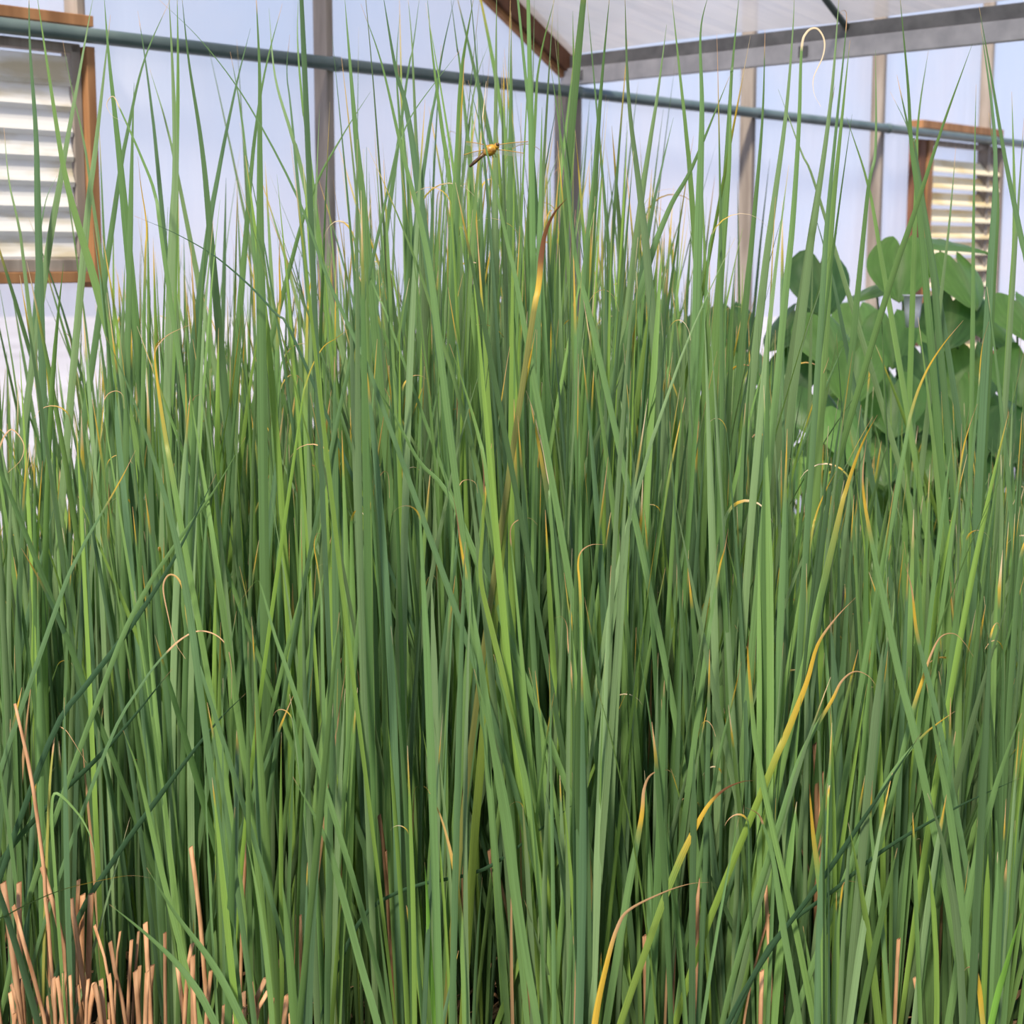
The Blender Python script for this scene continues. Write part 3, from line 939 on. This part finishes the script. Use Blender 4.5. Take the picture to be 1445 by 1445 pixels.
H_([(C6((-180, 440), (-60, 700), (10, 950), (90, 1250), (160, 1480)), 13, 3.2, {'g': G1, 'dead': 0.01})], 'cattail shoot with broad leaf slanting right down to the bottom left of the middle')
H_([(C5((595, 812), (700, 1030), (850, 1250), (965, 1460)), 14, 3.2, {'g': G1, 'dead': 0.02, 'taper': 0.35, 'phi': 0.1})], 'cattail shoot with broad leaf leaning left over the straw stubble, upper of two')
H_([(C5((443, 962), (600, 1130), (740, 1290), (850, 1460)), 13, 3.2, {'g': G1, 'dead': 0.02, 'taper': 0.35, 'phi': 0.1})], 'cattail shoot with broad leaf leaning left over the straw stubble, lower of two')
H_([(C5((500, 250), (545, 420), (590, 640), (635, 845), (700, 1100), (790, 1420)), 10, 3.4, {'g': G3})], 'cattail shoot with narrow bright leaf behind the two leaning leaves')
H_([(C5((612, 853), (540, 862), (450, 882), (250, 930), (110, 985), (0, 1040), (-130, 1130)), 8, 3.2, {'g': DARKG, 'dp': 2, 'yell': 0.12, 'taper': 0.35, 'n': 30, 'phi': 1.2})], 'cattail shoot with dark leaf arching flat over the straw stubble')
H_([(C5((390, 810), (360, 720), (300, 625), (205, 535), (185, 600), (200, 800)), 7, 3.4, {'g': G3, 'dead': 0.0, 'n': 28})], 'cattail shoot with thin leaf folded over above the straw stubble')
H_([(C5((350, 382), (270, 285), (235, 265), (203, 268), (190, 380), (180, 600)), 5, 3.5, {'g': (0.4, 0.4, 0.1), 'dp': 4, 'n': 28, 'shrink': False})], 'cattail shoot with straw coloured tip snapped over at the left')
H_([(C9((755, 1315), (705, 1250), (672, 1150), (648, 1040), (668, 992), (705, 1005), (735, 1070), (750, 1180), (790, 1330), (850, 1500)), 9, 3.45, {'g': G2, 'dp': 6, 'yell': 0.05, 'n': 46, 'dry': TAN, 'taper': 0.4})],
   'cattail shoot with long straw tip looped over at the left')
H_([(C9((942, 1480), (938, 1380), (918, 1290), (870, 1240), (800, 1222), (735, 1245), (660, 1310), (560, 1440), (420, 1700)), 7, 3.5, {'g': G2, 'dp': 6, 'yell': 0.0, 'n': 46, 'dry': TAN, 'taper': 0.4, 'shrink': False})],
   'cattail shoot with straw tip arching right in a half circle at the left')
H_([(C9((30, 555), (70, 510), (75, 455), (45, 408), (10, 392), (-25, 470), (-40, 700)), 7, 3.7, {'g': G1, 'dp': 5, 'n': 34})], 'cattail shoot with curled straw tip at the left picture edge')
H_([(C9((505, 295), (490, 245), (455, 228), (415, 245), (402, 290), (420, 420), (470, 700)), 6, 3.8, {'g': G3, 'dp': 4, 'n': 34})], 'cattail shoot with brown tip bowed over below the golden kinked leaf')
H_([(C9((815, 235), (780, 255), (768, 300), (790, 450), (830, 700), (870, 950)), 12, 3.5, {'g': G3, 'dp': 2, 'n': 28})], 'cattail shoot with broad bright leaf and small hooked straw tip')
H_([(C9((430, 0), (520, 240), (620, 560), (700, 860), (760, 1180), (800, 1445)), 12, 3.3, {'g': G2, 'phi': 0.1})], 'cattail shoot with long straight leaf slanting right beside the looped straw tip')
H_([(C9((550, 465), (500, 550), (440, 650), (370, 770), (300, 900), (200, 1150)), 9, 3.5, {'g': G2, 'dead': 0.04, 'yell': 0.06})], 'cattail shoot with leaf slanting left from a yellow straw tip')
H_([(C9((1360, 870), (1330, 900), (1040, 1015), (1050, 1060), (1110, 1250), (1200, 1500)) if False else C9((965, 1100), (1000, 1050), (1035, 1015), (1055, 1060), (1110, 1250), (1200, 1500)), 11, 3.35, {'g': G1, 'dp': 2, 'n': 28})],
   'cattail shoot with straw tip folded sharply left of the middle')
H_([(C9((1305, 805), (1285, 815), (1270, 870), (1285, 970), (1300, 1100), (1305, 1300)), 8, 3.5, {'g': G1, 'dp': 2, 'yell': 0.08, 'n': 28})], 'cattail shoot with thin orange tip nodding right, left of the middle')
H_([(C8((215, 660), (208, 580), (190, 560), (165, 590), (140, 660), (120, 800), (100, 1000)), 8, 3.6, {'g': G1, 'dp': 4, 'yell': 0.03, 'n': 32})], 'cattail shoot with straw tip bent down like a cane in the middle')
H_([(C8((575, 640), (565, 605), (530, 595), (498, 620), (480, 720), (465, 1000)), 7, 3.7, {'g': G1, 'dp': 4, 'n': 32})], 'cattail shoot with thin straw tip arched right in the middle')
H_([(C8((820, 770), (790, 750), (745, 760), (710, 800), (715, 900), (740, 1150)), 7, 3.6, {'g': G3, 'dp': 4, 'n': 32})], 'cattail shoot with thin pale tip arched right, at the centre of the stand')
H_([(C8((1090, 850), (1040, 860), (1000, 895), (988, 950), (995, 1050), (1000, 1300)), 11, 3.4, {'g': G3, 'dp': 3, 'yell': 0.08, 'n': 32, 'taper': 0.25})], 'cattail shoot with yellow leaf end and thin straw tip arched right')
H_([(C8((890, 1150), (920, 1155), (942, 1200), (948, 1290), (965, 1445)), 6, 3.5, {'g': (0.4, 0.35, 0.12), 'dp': 4, 'n': 28})], 'cattail shoot with wavy straw tip below the centre')
H_([(C8((772, 220), (800, 300), (822, 390), (850, 500), (865, 620), (880, 800)), 8, 3.7, {'g': G1, 'dp': 4, 'dry': PALE, 'n': 28})], 'cattail shoot with pale ragged straw tip above the centre')
H_([(C8((812, -30), (780, 150), (745, 320), (715, 480), (690, 700)), 14, 3.6, {'g': (0.2, 0.28, 0.05), 'dead': 0.02, 'yell': 0.05})], 'cattail shoot with broad olive leaf above the centre')
H_([(C8((460, 30), (520, 220), (580, 430), (620, 650)), 12, 3.5, {'g': G3, 'dead': 0.01})], 'cattail shoot with broad bright leaf left of the olive leaf')
H_([(C8((70, 75), (20, 110), (0, 0)) if False else C2((118, 1345), (60, 1385), (0, 1430), (-60, 1560), (-100, 1800)), 7, 3.7, {'g': (0.2, 0.34, 0.06), 'yell': 0.1, 'dead': 0.01})], 'cattail shoot with olive tip slanting right below the weathered post')
H_([(C9((1300, 90), (1380, 10), (1445, -60)) if False else C8((100, 105), (230, 330), (330, 520), (440, 640), (560, 900)), 11, 3.5, {'g': G1})], 'cattail shoot with leaf slanting right across the upper middle')
H_([(C8((590, 460), (600, 600), (595, 800), (585, 1000), (640, 1250), (700, 1500)), 10, 3.4, {'g': (0.2, 0.31, 0.06), 'dead': 0.06, 'dry': (0.3, 0.16, 0.1)})], 'cattail shoot with olive leaf and brownish upper end at the centre')
H_([(C8((475, 650), (490, 760), (505, 880), (540, 1080), (600, 1445)), 11, 3.35, {'g': G1, 'dead': 0.08, 'dry': (0.40, 0.23, 0.14), 'yell': 0.05})], 'cattail shoot with dull brown leaf end just left of the centre')

for lab_, pts, w_, d_ in [
    ('cattail shoot with dark leaf slanting up right through the lower left', C5((1000, 100), (850, 260), (600, 590), (430, 830), (300, 1050)), 10, 3.5),
    ('cattail shoot with dark leaf slanting up right above the snapped straw tip', C5((700, 0), (430, 330), (200, 560), (50, 720), (-60, 900)), 10, 3.55),
    ('cattail shoot with dark leaf slanting up right from the left picture edge', C9((880, 560), (690, 930), (480, 1250), (330, 1445), (180, 1680)), 10, 3.6),
    ('cattail shoot with grey-green leaf slanting up right over the middle left', C9((1000, 410), (860, 640), (700, 860), (560, 1080), (420, 1400)), 9, 3.6),
    ('cattail shoot with long dark leaf lying slanted across the lower right', C7((1445, 440), (1200, 580), (900, 770), (700, 930), (420, 1160)), 10, 3.35),
    ('cattail shoot with dull dark leaf slanting through the bottom middle', C6((1010, 520), (850, 660), (600, 850), (280, 930), (80, 1070)), 8, 3.5),
    ('cattail shoot with wide dark leaf slanting up right in the bottom right', C7((1030, 260), (850, 570), (640, 900), (430, 1180), (270, 1440)), 13, 3.3),
    ('cattail shoot with broad leaf slanting down right at the right picture edge', C7((1050, 60), (1110, 330), (1170, 620), (1215, 960), (1260, 1300)), 14, 3.3),
    ('cattail shoot with broad pale leaf leaning right at the bottom right corner', C7((1440, 180), (1360, 480), (1270, 860), (1190, 1300)), 14, 3.3),
    ('cattail shoot with fresh lime leaf at the bottom right corner', C7((1440, 1000), (1400, 1250), (1350, 1450)), 14, 3.2)]:
    H_([(pts, w_, d_, {'g': DARKG if 'dark' in lab_ else ((0.2, 0.42, 0.07) if 'lime' in lab_ else G1), 'dead': 0.01, 'phi': 0.5 if 'dark' in lab_ else 0.1})], lab_)



# ------------------------------------------------------------------ the stand
sites = []
yy = 3.3
step = 0.088
while yy < 6.1:
    half = yy * 0.34 + 0.18
    xx = -half
    while xx < half:
        x_, y_ = xx + rnd.uniform(-.04, .04), yy + rnd.uniform(-.04, .04)
        u = 722.5 + FPX * x_ / y_
        front = 3.78 if u < 330 else (3.78 - (u - 330) / 300 * 0.30 if u < 630 else 3.48)
        front += 0.10 * math.sin(u * 0.021) + 0.05 * math.sin(u * 0.09)
        if y_ > front and (Vector((x_, y_, 0)) - P0).dot(WN) > 0.5 and not (u < 300 and y_ > 5.4 and rnd.random() < .5):
            keep = 1.0 if y_ < 4.6 else 0.85
            if u > 1060 and y_ > 4.2: keep = 0.5
            if rnd.random() < keep:
                sites.append((y_, x_, u))
        xx += step
    yy += step
sites.sort()
N_THINGS = 300 - hero_count
stand = MB()
for idx, (y_, x_, u) in enumerate(sites):
    H = shoot_height(x_, y_) * rnd.gauss(1.0, 0.07)
    base = Vector((x_, y_, GZ))
    k = rnd.randint(4, 6)
    if idx < N_THINGS:
        zn = next(z for z in ZONES if z[0] <= u < z[1])
        lv = [(q, rand_tip()) for q in shoot_leaves(base, H, k, True)]
        worst = max(t_[0] + t_[1] for q, t_ in lv)
        row = 'front-row' if y_ < 3.75 else 'second-row'
        look = 'with withered straw-coloured tips' if worst > 0.07 else ('with small dry tips' if worst > 0.0 else 'with all-green tips')
        root = tag(empty('cattail_shoot', base), f'{row} cattail shoot {look} {zn[2]}', 'cattail', f'{row} cattail shoots {look} {zn[2]}')
        for (off, L, az, lean, bend, w), tp in lv:
            mb = MB()
            free_leaf(mb, off, L, az, lean, bend, w, 13, tp)
            mb.build('leaf', M_LEAF, root, True)
    else:
        for off, L, az, lean, bend, w in shoot_leaves(base, H, k, False):
            free_leaf(stand, base + off, L, az, lean, bend, w, 11)
o = stand.build('cattail_stand', M_LEAF, None, True)
tag(o, 'dense green mass of cattail leaves deeper in the stand', 'cattails', kind='stuff')

# ------------------------------------------------------------------ cut straw stubble
K5 = 5.78
def D1(x, y): return (x / K5, 1195 + y / K5)
def D2(x, y): return (200 + x / K5, 1195 + y / K5)


def stub(pts, wpx, d, label, group, splay=0.0):
    P = [at(u, v, d) for u, v in pts]
    lo = P[-1]
    sx = (P[-2].x - lo.x) / max(0.02, P[-2].z - lo.z)
    if lo.z > GZ - 0.02:
        P.append(Vector((lo.x - sx * (lo.z - GZ) * 0.5, d, GZ - 0.02)))
    P.reverse()
    base = P[0].copy(); base.z = GZ
    r = wpx * d / FPX / 2
    mb = MB()
    sp = catmull([p - base for p in P], 7)
    n = len(sp)
    mb.tube(sp, [r * (1.1 - 0.15 * i / n) for i in range(n)], 8, cap=False)
    t = (sp[-1] - sp[-2]).normalized()
    ring = list(range(len(mb.v) - 8, len(mb.v)))
    for i in ring:                                           # slanting, uneven cut
        v = Vector(mb.v[i]); v += t * (v.x - sp[-1].x) * rnd.uniform(0.3, 0.9); mb.v[i] = tuple(v)
    c = sp[-1] - t * 0.012
    mb.v.append(tuple(c)); ci = len(mb.v) - 1
    for k in range(8):
        mb.f.append((ring[k], ring[(k + 1) % 8], ci))
    o = mb.build('cut_reed_stalk', M_STRAW, None, True)
    o.location = base
    return tag(o, label, 'cut reed', group)


GA = 'cut straw stalks in the lower left corner'
LA = 'cut straw reed stalk standing in the stubble of the lower left corner'
rows = [
    ([D1(25, 290), D1(95, 800), D1(175, 1445)], 10, 3.35, 'thick cut straw stalk nearest the left picture edge'),
    ([D1(155, 290), D1(160, 800), D1(195, 1445)], 8.5, 3.40, 'thick upright cut stalk, second from the left picture edge'),
    ([D1(340, 160), D1(430, 450), D1(510, 750), D1(560, 1300)], 7.5, 3.42, 'cut stalk with a bend, tallest of the left stubble'),
    ([D1(385, 420), D1(400, 1150)], 8, 3.45, LA), ([D1(580, 425), D1(640, 850), D1(700, 1250)], 8, 3.40, LA),
    ([D1(675, 390), D1(668, 900)], 8.5, 3.46, LA), ([D1(742, 385), D1(718, 1200)], 9, 3.43, LA),
    ([D1(108, 480), D1(240, 950), D1(370, 1445)], 6.5, 3.30, LA), ([D1(438, 1065), D1(452, 1445)], 6.5, 3.28, LA), ([D1(466, 1062), D1(512, 1445)], 6.5, 3.27, LA),
    ([D1(897, 775), D1(935, 1000), D1(1030, 1445)], 6.5, 3.34, LA), ([D1(770, 1120), D1(830, 1445)], 8, 3.28, LA), ([D1(822, 1082), D1(852, 1445)], 7.5, 3.30, LA),
    ([D1(888, 1040), D1(930, 1445)], 6.5, 3.31, LA), ([D1(1185, 620), D1(1230, 1445)], 7.5, 3.38, 'long cut stalk between the two leaning green leaves'),
    ([D1(1345, 700), D1(1350, 1445)], 5.5, 3.36, LA), ([D1(1072, 760), D1(1045, 1350)], 5.5, 3.40, LA), ([D1(1130, 690), D1(1080, 1445)], 4, 3.42, LA),
    ([D1(980, 690), D1(945, 1050)], 3.5, 3.48, LA), ([D1(570, 1050), D1(590, 1445)], 5, 3.28, LA), ([D1(90, 1120), D1(170, 1445)], 5, 3.25, LA), ([D1(640, 270), D1(630, 700)], 6, 3.55, LA),
    ([D1(550, 480), D1(545, 800)], 5, 3.5, LA), ([D1(770, 640), D1(860, 930), D1(900, 1200)], 4.5, 3.38, LA), ([D1(720, 1080), D1(700, 1445)], 5, 3.27, LA), ([D1(120, 1360), D1(110, 1445)], 6, 3.22, LA),
    ([D2(412, 790), D2(365, 1130)], 6.5, 3.42, 'cut stalk leaning right just behind the upper leaning leaf'),
    ([D2(1012, 1070), D2(885, 1440)], 7.5, 3.27, 'orange cut stalk leaning right, upper of a pair'), ([D2(1035, 1170), D2(920, 1445)], 6.5, 3.25, 'orange cut stalk leaning right, lower of a pair'),
    ([D2(775, 1260), D2(790, 1445)], 6.5, 3.25, LA), ([D2(822, 1310), D2(842, 1445)], 6, 3.24, LA), ([D2(1162, 838), D2(1095, 1060)], 5, 3.5, LA),
    ([D2(400, 0), D2(440, 280), D2(475, 560)], 7, 3.62, 'dull tall dead stalk among green leaves right of the stubble'), ([D2(870, 600), D2(890, 1000)], 6, 3.6, LA), ([D2(1290, 560), D2(1300, 900)], 6, 3.6, LA),
]
for pts, w, d, lab in rows:
    stub(pts, w, d, lab, GA)
for i in range(34):                                          # shorter ones between them
    u = rnd.uniform(-20, 300) if i < 24 else rnd.uniform(300, 420)
    v = rnd.uniform(1330, 1440) if i < 24 else rnd.uniform(1360, 1440)
    d = rnd.uniform(3.22, 3.5)
    stub([(u, v), (u + rnd.uniform(-14, 14), v + 90)], rnd.uniform(4, 8), d, LA, GA)
GB = 'dead stalks between the green leaves along the bottom'
LB = 'dead straw stalk half hidden between green leaves along the bottom'
for u, v, du, h, w, d in [(840, 1225, 8, 120, 6, 3.5), (910, 1320, 2, 120, 8, 3.35), (915, 1250, 4, 150, 5, 3.5), (690, 1200, 18, 120, 6, 3.55), (705, 1240, 22, 110, 5, 3.5), (730, 1300, 14, 120, 6, 3.4),
                          (955, 1260, -6, 160, 5, 3.45), (985, 1240, -3, 180, 6, 3.45), (1080, 1250, 8, 150, 6, 3.4), (1085, 1290, -30, 120, 4, 3.4), (535, 1150, 10, 90, 6, 3.6), (545, 1200, 8, 90, 6, 3.6),
                          (505, 1075, 10, 80, 5, 3.7), (420, 1290, -4, 140, 6, 3.5), (440, 1300, 6, 140, 6, 3.5), (350, 1180, -8, 110, 5, 3.6), (1075, 1370, -2, 80, 7, 3.3), (1268, 1325, -3, 60, 6, 3.4),
                          (650, 1110, 3, 110, 6, 3.7), (1150, 1050, 2, 90, 7, 3.6), (1160, 1090, -4, 110, 7, 3.6), (1290, 1380, 10, 70, 5, 3.3)]:
    stub([(u, v), (u + du, v + h)], w, d, LB, GB)

kn = MB()
pp = [at(*q, 3.38) for q in [(68, 1300), (64, 1268), (62, 1222), (57, 1187), (45, 1101), (32, 1040), (21, 993)]]
b0 = pp[0].copy(); b0.z = GZ
pp = [Vector((pp[0].x + 0.01, 3.38, GZ - 0.01))] + pp
kn.tube(catmull([p - b0 for p in pp], 16), [0.0042] * 15 + [0.0035, 0.003], 8)
o = kn.build('dead_reed_stalk', M_STRAW, None, True); o.location = b0
tag(o, 'long thin dead stalk with a kink standing above the left stubble', 'dead reed')

# fallen dead leaves on the soil
lit = MB()
for i in range(900):
    y_ = rnd.uniform(3.1, 6.2)
    x_ = rnd.uniform(-1, 1) * (y_ * 0.33 + 0.1)
    a = rnd.uniform(0, math.pi)
    L = rnd.uniform(0.08, 0.4)
    lift = rnd.uniform(0.0, 0.5) if rnd.random() < 0.45 else rnd.uniform(0, 0.1)
    dv = Vector((math.cos(a), math.sin(a), lift)) * L
    p0 = Vector((x_, y_, GZ + 0.02 + rnd.uniform(0, 0.05)))
    sv = Vector((-math.sin(a), math.cos(a), rnd.uniform(-.5, .5))) * rnd.uniform(0.003, 0.007)
    pm = p0 + dv * 0.5 + Z * rnd.uniform(0, 0.03)
    lit.add([p0 - sv, p0 + sv, pm - sv, pm + sv, p0 + dv - sv * 0.2, p0 + dv + sv * 0.2], [(0, 1, 3, 2), (2, 3, 5, 4)])
tag(lit.build('leaf_litter', M_LITTER), 'tangle of dead straw leaves lying on the soil between the shoots', 'litter', kind='stuff')

# ------------------------------------------------------------------ broad-leaved plants
def broad_leaf(mb, c, size, fwd, up, green, cup, droop):
    """heart shaped blade: c = where the stalk joins, fwd = towards the tip, up = upper side"""
    fwd = fwd.normalized(); up = (up - fwd * up.dot(fwd)).normalized()
    side = fwd.cross(up)
    nr, nc = 10, 8
    vs = []
    for i in range(nr + 1):
        t = i / nr
        yl = -0.32 + 1.32 * t
        w = 0.62 * math.sin(math.pi * min(1, (t * 0.94 + 0.06)) ** 0.72) ** 0.75
        for j in range(nc + 1):
            q = j / nc * 2 - 1
            notch = 0.30 * max(0, 1 - abs(q) * 2.2) * max(0, 1 - t * 4)
            yy_ = yl + notch
            h = -cup * abs(q) ** 1.5 * w + 0.02 * math.sin(q * 9 + t * 7) - droop * max(0, t - 0.2) ** 2 - 0.25 * droop * max(0, 0.2 - t)
            p = c + fwd * (yy_ * size) + side * (q * w * size) + up * (h * size)
            mb.v.append(tuple(p))
            rib = math.exp(-(q * w / 0.03) ** 2) * 0.5
            vein = 0.22 * max(0, math.cos((yl - abs(q) * w * 0.8) * 26)) ** 8
            mb.c.append(lerp3(green, (0.30, 0.42, 0.16), min(1, rib + vein)))
            mb.uv.append((q * 0.4, t, 0))
    b = len(mb.v) - (nr + 1) * (nc + 1)
    for i in range(nr):
        for j in range(nc):
            a = b + i * (nc + 1) + j
            mb.f.append((a, a + 1, a + nc + 2, a + nc + 1))


BG = [(0.20, 0.39, 0.09), (0.17, 0.35, 0.085), (0.23, 0.43, 0.11), (0.085, 0.20, 0.055)]


def broad_plant(ub, d, leaves, label):
    base = at(ub, 700, d); base.z = GZ
    root = tag(empty('broad_leaved_plant', base), label, 'plant', 'broad-leaved plants behind the cattails')
    low = [(ub + rnd.uniform(-75, 75), rnd.uniform(570, 800), rnd.uniform(50, 64), rnd.uniform(-60, 60), rnd.uniform(35, 60), rnd.uniform(-.3, .1)) for _ in range(9)]
    for u, v, spx, yaw, pit, dd in leaves + low:
        c = at(u, v, d + dd) - base
        a = math.radians(yaw); b = math.radians(pit)
        # yaw: where the tip points (0 = towards the camera); pitch: how far the tip hangs down
        hd = Vector((math.sin(a), -math.cos(a), 0))
        fwd = hd * math.cos(b) - Z * math.sin(b)
        up = Z * math.cos(b) + hd * math.sin(b)
        size = spx * 1.25 * (d + dd) / FPX
        mb = MB()
        broad_leaf(mb, c, size, fwd, up, rnd.choice(BG), rnd.uniform(0.15, 0.45), rnd.uniform(0.1, 0.4))
        lf = mb.build('leaf', M_BROAD, root, True)
        mb = MB()
        st = Vector((rnd.uniform(-0.03, 0.03), rnd.uniform(-0.03, 0.03), 0))
        mid = st.lerp(c, 0.6) + Vector((-c.x * 0.25, 0, c.z * 0.10))
        pts = catmull([st, mid, c - up * 0.004], 9)
        mb.tube(pts, [0.009 - 0.005 * i / 9 for i in range(10)], 7)
        mb.c = [(0.13, 0.25, 0.08)] * len(mb.v); mb.uv = [(0, 0, 0)] * len(mb.v)
        mb.build('leaf_stalk', M_BROAD, root, True)
    return root


broad_plant(1160, 6.5, [(1158, 372, 62, 10, 62, 0), (1120, 440, 60, -50, 40, 0.1), (1165, 455, 62, 25, 48, -0.1), (1205, 500, 60, -20, 60, -0.2), (1120, 505, 55, -30, 55, 0), (1150, 560, 60, 20, 50, -.2), (1085, 545, 55, -60, 50, 0.1), (1195, 590, 60, 30, 55, -.3)],
            'broad-leaved plant whose rounded top leaf faces out beside the third post')
broad_plant(1280, 6.7, [(1272, 350, 62, -15, 55, 0), (1258, 455, 52, 5, 66, -.2), (1225, 470, 50, -40, 45, 0), (1300, 500, 56, 25, 55, -.2), (1262, 545, 62, -10, 60, -.3), (1235, 405, 42, -60, 20, 0.2), (1320, 560, 60, 25, 50, -.2), (1240, 620, 60, 0, 50, -.3)],
            'tall broad-leaved plant in front of the brown window frame')
broad_plant(1350, 6.9, [(1325, 338, 62, 60, 10, 0), (1352, 372, 60, 30, 52, -.2), (1345, 425, 66, -20, 45, -.2), (1395, 430, 70, 50, 45, 0), (1375, 500, 60, 10, 55, -.2), (1420, 480, 60, 60, 45, 0), (1350, 545, 62, -10, 55, -.3), (1410, 560, 62, 35, 50, -.2)],
            'broad-leaved plant with dark topmost leaf below the cream slats')
broad_plant(1440, 6.6, [(1435, 425, 60, 20, 40, 0), (1445, 500, 62, -20, 50, -.1), (1470, 450, 60, 40, 45, 0), (1425, 590, 60, -10, 50, -.2), (1470, 560, 60, 30, 50, 0)],
            'broad-leaved plant at the right picture edge')
broad_plant(1010, 7.2, [(1035, 440, 50, 20, 50, 0), (985, 450, 50, -40, 45, 0), (1010, 500, 55, 0, 55, -.1), (1060, 500, 52, 45, 45, 0), (960, 520, 52, -30, 50, 0), (1040, 560, 55, 20, 50, -.1)],
            'lower broad-leaved plant between gutter post and third post')
broad_plant(900, 7.3, [(925, 425, 48, 35, 45, 0), (880, 440, 48, -30, 45, 0), (905, 490, 52, 0, 55, 0), (850, 470, 48, -50, 45, 0), (945, 480, 48, 45, 45, 0)],
            'small dark broad-leaved plant right of the gutter post')
broad_plant(730, 7.2, [(745, 395, 40, 35, 45, 0), (690, 395, 40, -30, 45, 0), (715, 440, 46, 0, 55, 0), (770, 440, 44, 50, 45, 0)],
            'small broad-leaved plant almost hidden behind the reeds left of the gutter post')

broad_plant(1215, 7.7, [(1210, 440, 48, 0, 50, 0), (1180, 500, 52, -30, 50, 0), (1235, 520, 52, 30, 50, 0), (1200, 570, 56, 0, 50, 0), (1260, 590, 54, 40, 50, 0)],
            'broad-leaved plant half hidden behind the two taller ones')
broad_plant(1330, 7.9, [(1330, 460, 48, 10, 50, 0), (1300, 520, 52, -30, 50, 0), (1370, 540, 52, 30, 50, 0), (1330, 590, 56, 0, 50, 0), (1400, 610, 54, 40, 50, 0)],
            'broad-leaved plant deep behind the one with the dark topmost leaf')

# white cup on a stake among the broad leaves
c0 = at(1287, 462, 6.35); c1 = at(1288, 416, 6.35)
bs = Vector((c0.x, c0.y, GZ))
cup = tag(empty('plastic_cup', bs), 'white tapered plastic cup on a stake among the broad leaves', 'cup')
mb = MB()
r0, r1, h = 0.024, 0.036, c1.z - c0.z
n = 20
prof = [(0.001, 0), (r0, 0), (r0 + (r1 - r0) * .5, h * .5), (r1, h), (r1 + .003, h), (r1 + .003, h - .006), (r1 - .003, h - .002), (r0 - .002, 0.004), (0.001, 0.004)]
for r, z in prof:
    for k in range(n):
        a = 2 * math.pi * k / n
        mb.v.append((r * math.cos(a), r * math.sin(a), c0.z - GZ + z))
for i in range(len(prof) - 1):
    for k in range(n):
        mb.f.append((i * n + k, i * n + (k + 1) % n, (i + 1) * n + (k + 1) % n, (i + 1) * n + k))
mb.build('cup_body', M_CUP, cup, True)
mb = MB(); mb.tube([(0, 0, -0.02), (0, 0, c0.z - GZ + 0.002)], 0.008, 8); mb.build('stake', M_WOOD, cup, True)

# ------------------------------------------------------------------ dragonfly
DD = 3.54
dc = at(692, 211, DD)
fly = tag(empty('dragonfly', dc), 'amber dragonfly with clear wings perched on a leaf left of the gutter post', 'dragonfly')


def ellip(name, a, b, r, mat, n=10, m=7):
    mb = MB()
    a, b = Vector(a), Vector(b)
    pts = [a.lerp(b, i / (m - 1)) for i in range(m)]
    mb.tube(pts, [max(0.0004, r * math.sin(math.pi * (0.04 + 0.92 * i / (m - 1))) ** 0.6) for i in range(m)], n)
    return mb.build(name, mat, fly, True)


px = DD / FPX


def F(du, dv, dy=0.0):
    return Vector((du * px, dy, -dv * px))


ellip('thorax', F(-9, 6), F(8, -4, -0.004), 8.0 * px, M_BODY)
hd = ellip('head', F(5, -3, -0.004), F(12, -6, -0.006), 4.5 * px, M_BODY)
for s in (-1, 1):
    mb = MB(); mb.tube([F(8, -7 , -0.006 + s * 0.004), F(12, -6, -0.007 + s * 0.004)], [2.2 * px, 2.0 * px], 8); mb.build('eye', M_ABDOMEN, hd, True)
mb = MB(); mb.tube([F(-8, 5), F(-16, 12, .004), F(-22, 17, .006), F(-29, 23, .008)], [3.2 * px, 2.4 * px, 2.6 * px, 1.5 * px], 8); mb.build('abdomen', M_ABDOMEN, fly, True)
for k, (root_, tip, wd) in enumerate([((2, -4), (52, -9), 8), ((1, 1), (46, 7), 9), ((-3, -4), (-34, -10), 8), ((-4, 1), (-37, 8), 9)]):
    dy = -0.012 if root_[0] > 0 else 0.02
    mb = MB()
    a, b = Vector((root_[0] * px, 0, -root_[1] * px)), Vector((tip[0] * px, dy, -tip[1] * px))
    ax = (b - a); L = ax.length; ax.normalize()
    sd = ax.cross(Vector((0, 1, 0.15))).normalized()
    if sd.z < 0: sd = -sd
    m = 10
    for i in range(m + 1):
        t = i / m
        w = wd * px * (0.25 + 0.75 * math.sin(math.pi * min(1, t * 0.82 + 0.06)) ** 0.7) * 0.5
        c = a + ax * (L * t)
        mb.v += [tuple(c + sd * w * 0.5), tuple(c - sd * w)]
    mb.f = [(2 * i, 2 * i + 1, 2 * i + 3, 2 * i + 2) for i in range(m)]
    wing = mb.build('wing', M_WING, fly, True)
    mv = MB()
    mv.tube([Vector(mb.v[2 * i]) for i in range(m + 1)], 0.55 * px, 5)
    mv.build('wing_vein', M_VEIN, wing, True)
for s in (-1, 0, 1):
    mb = MB(); mb.tube([F(2 + 3 * s, 3, -0.002), F(4 + 4 * s, 11, -0.006)], 0.6 * px, 5); mb.build('leg', M_ABDOMEN, fly, True)
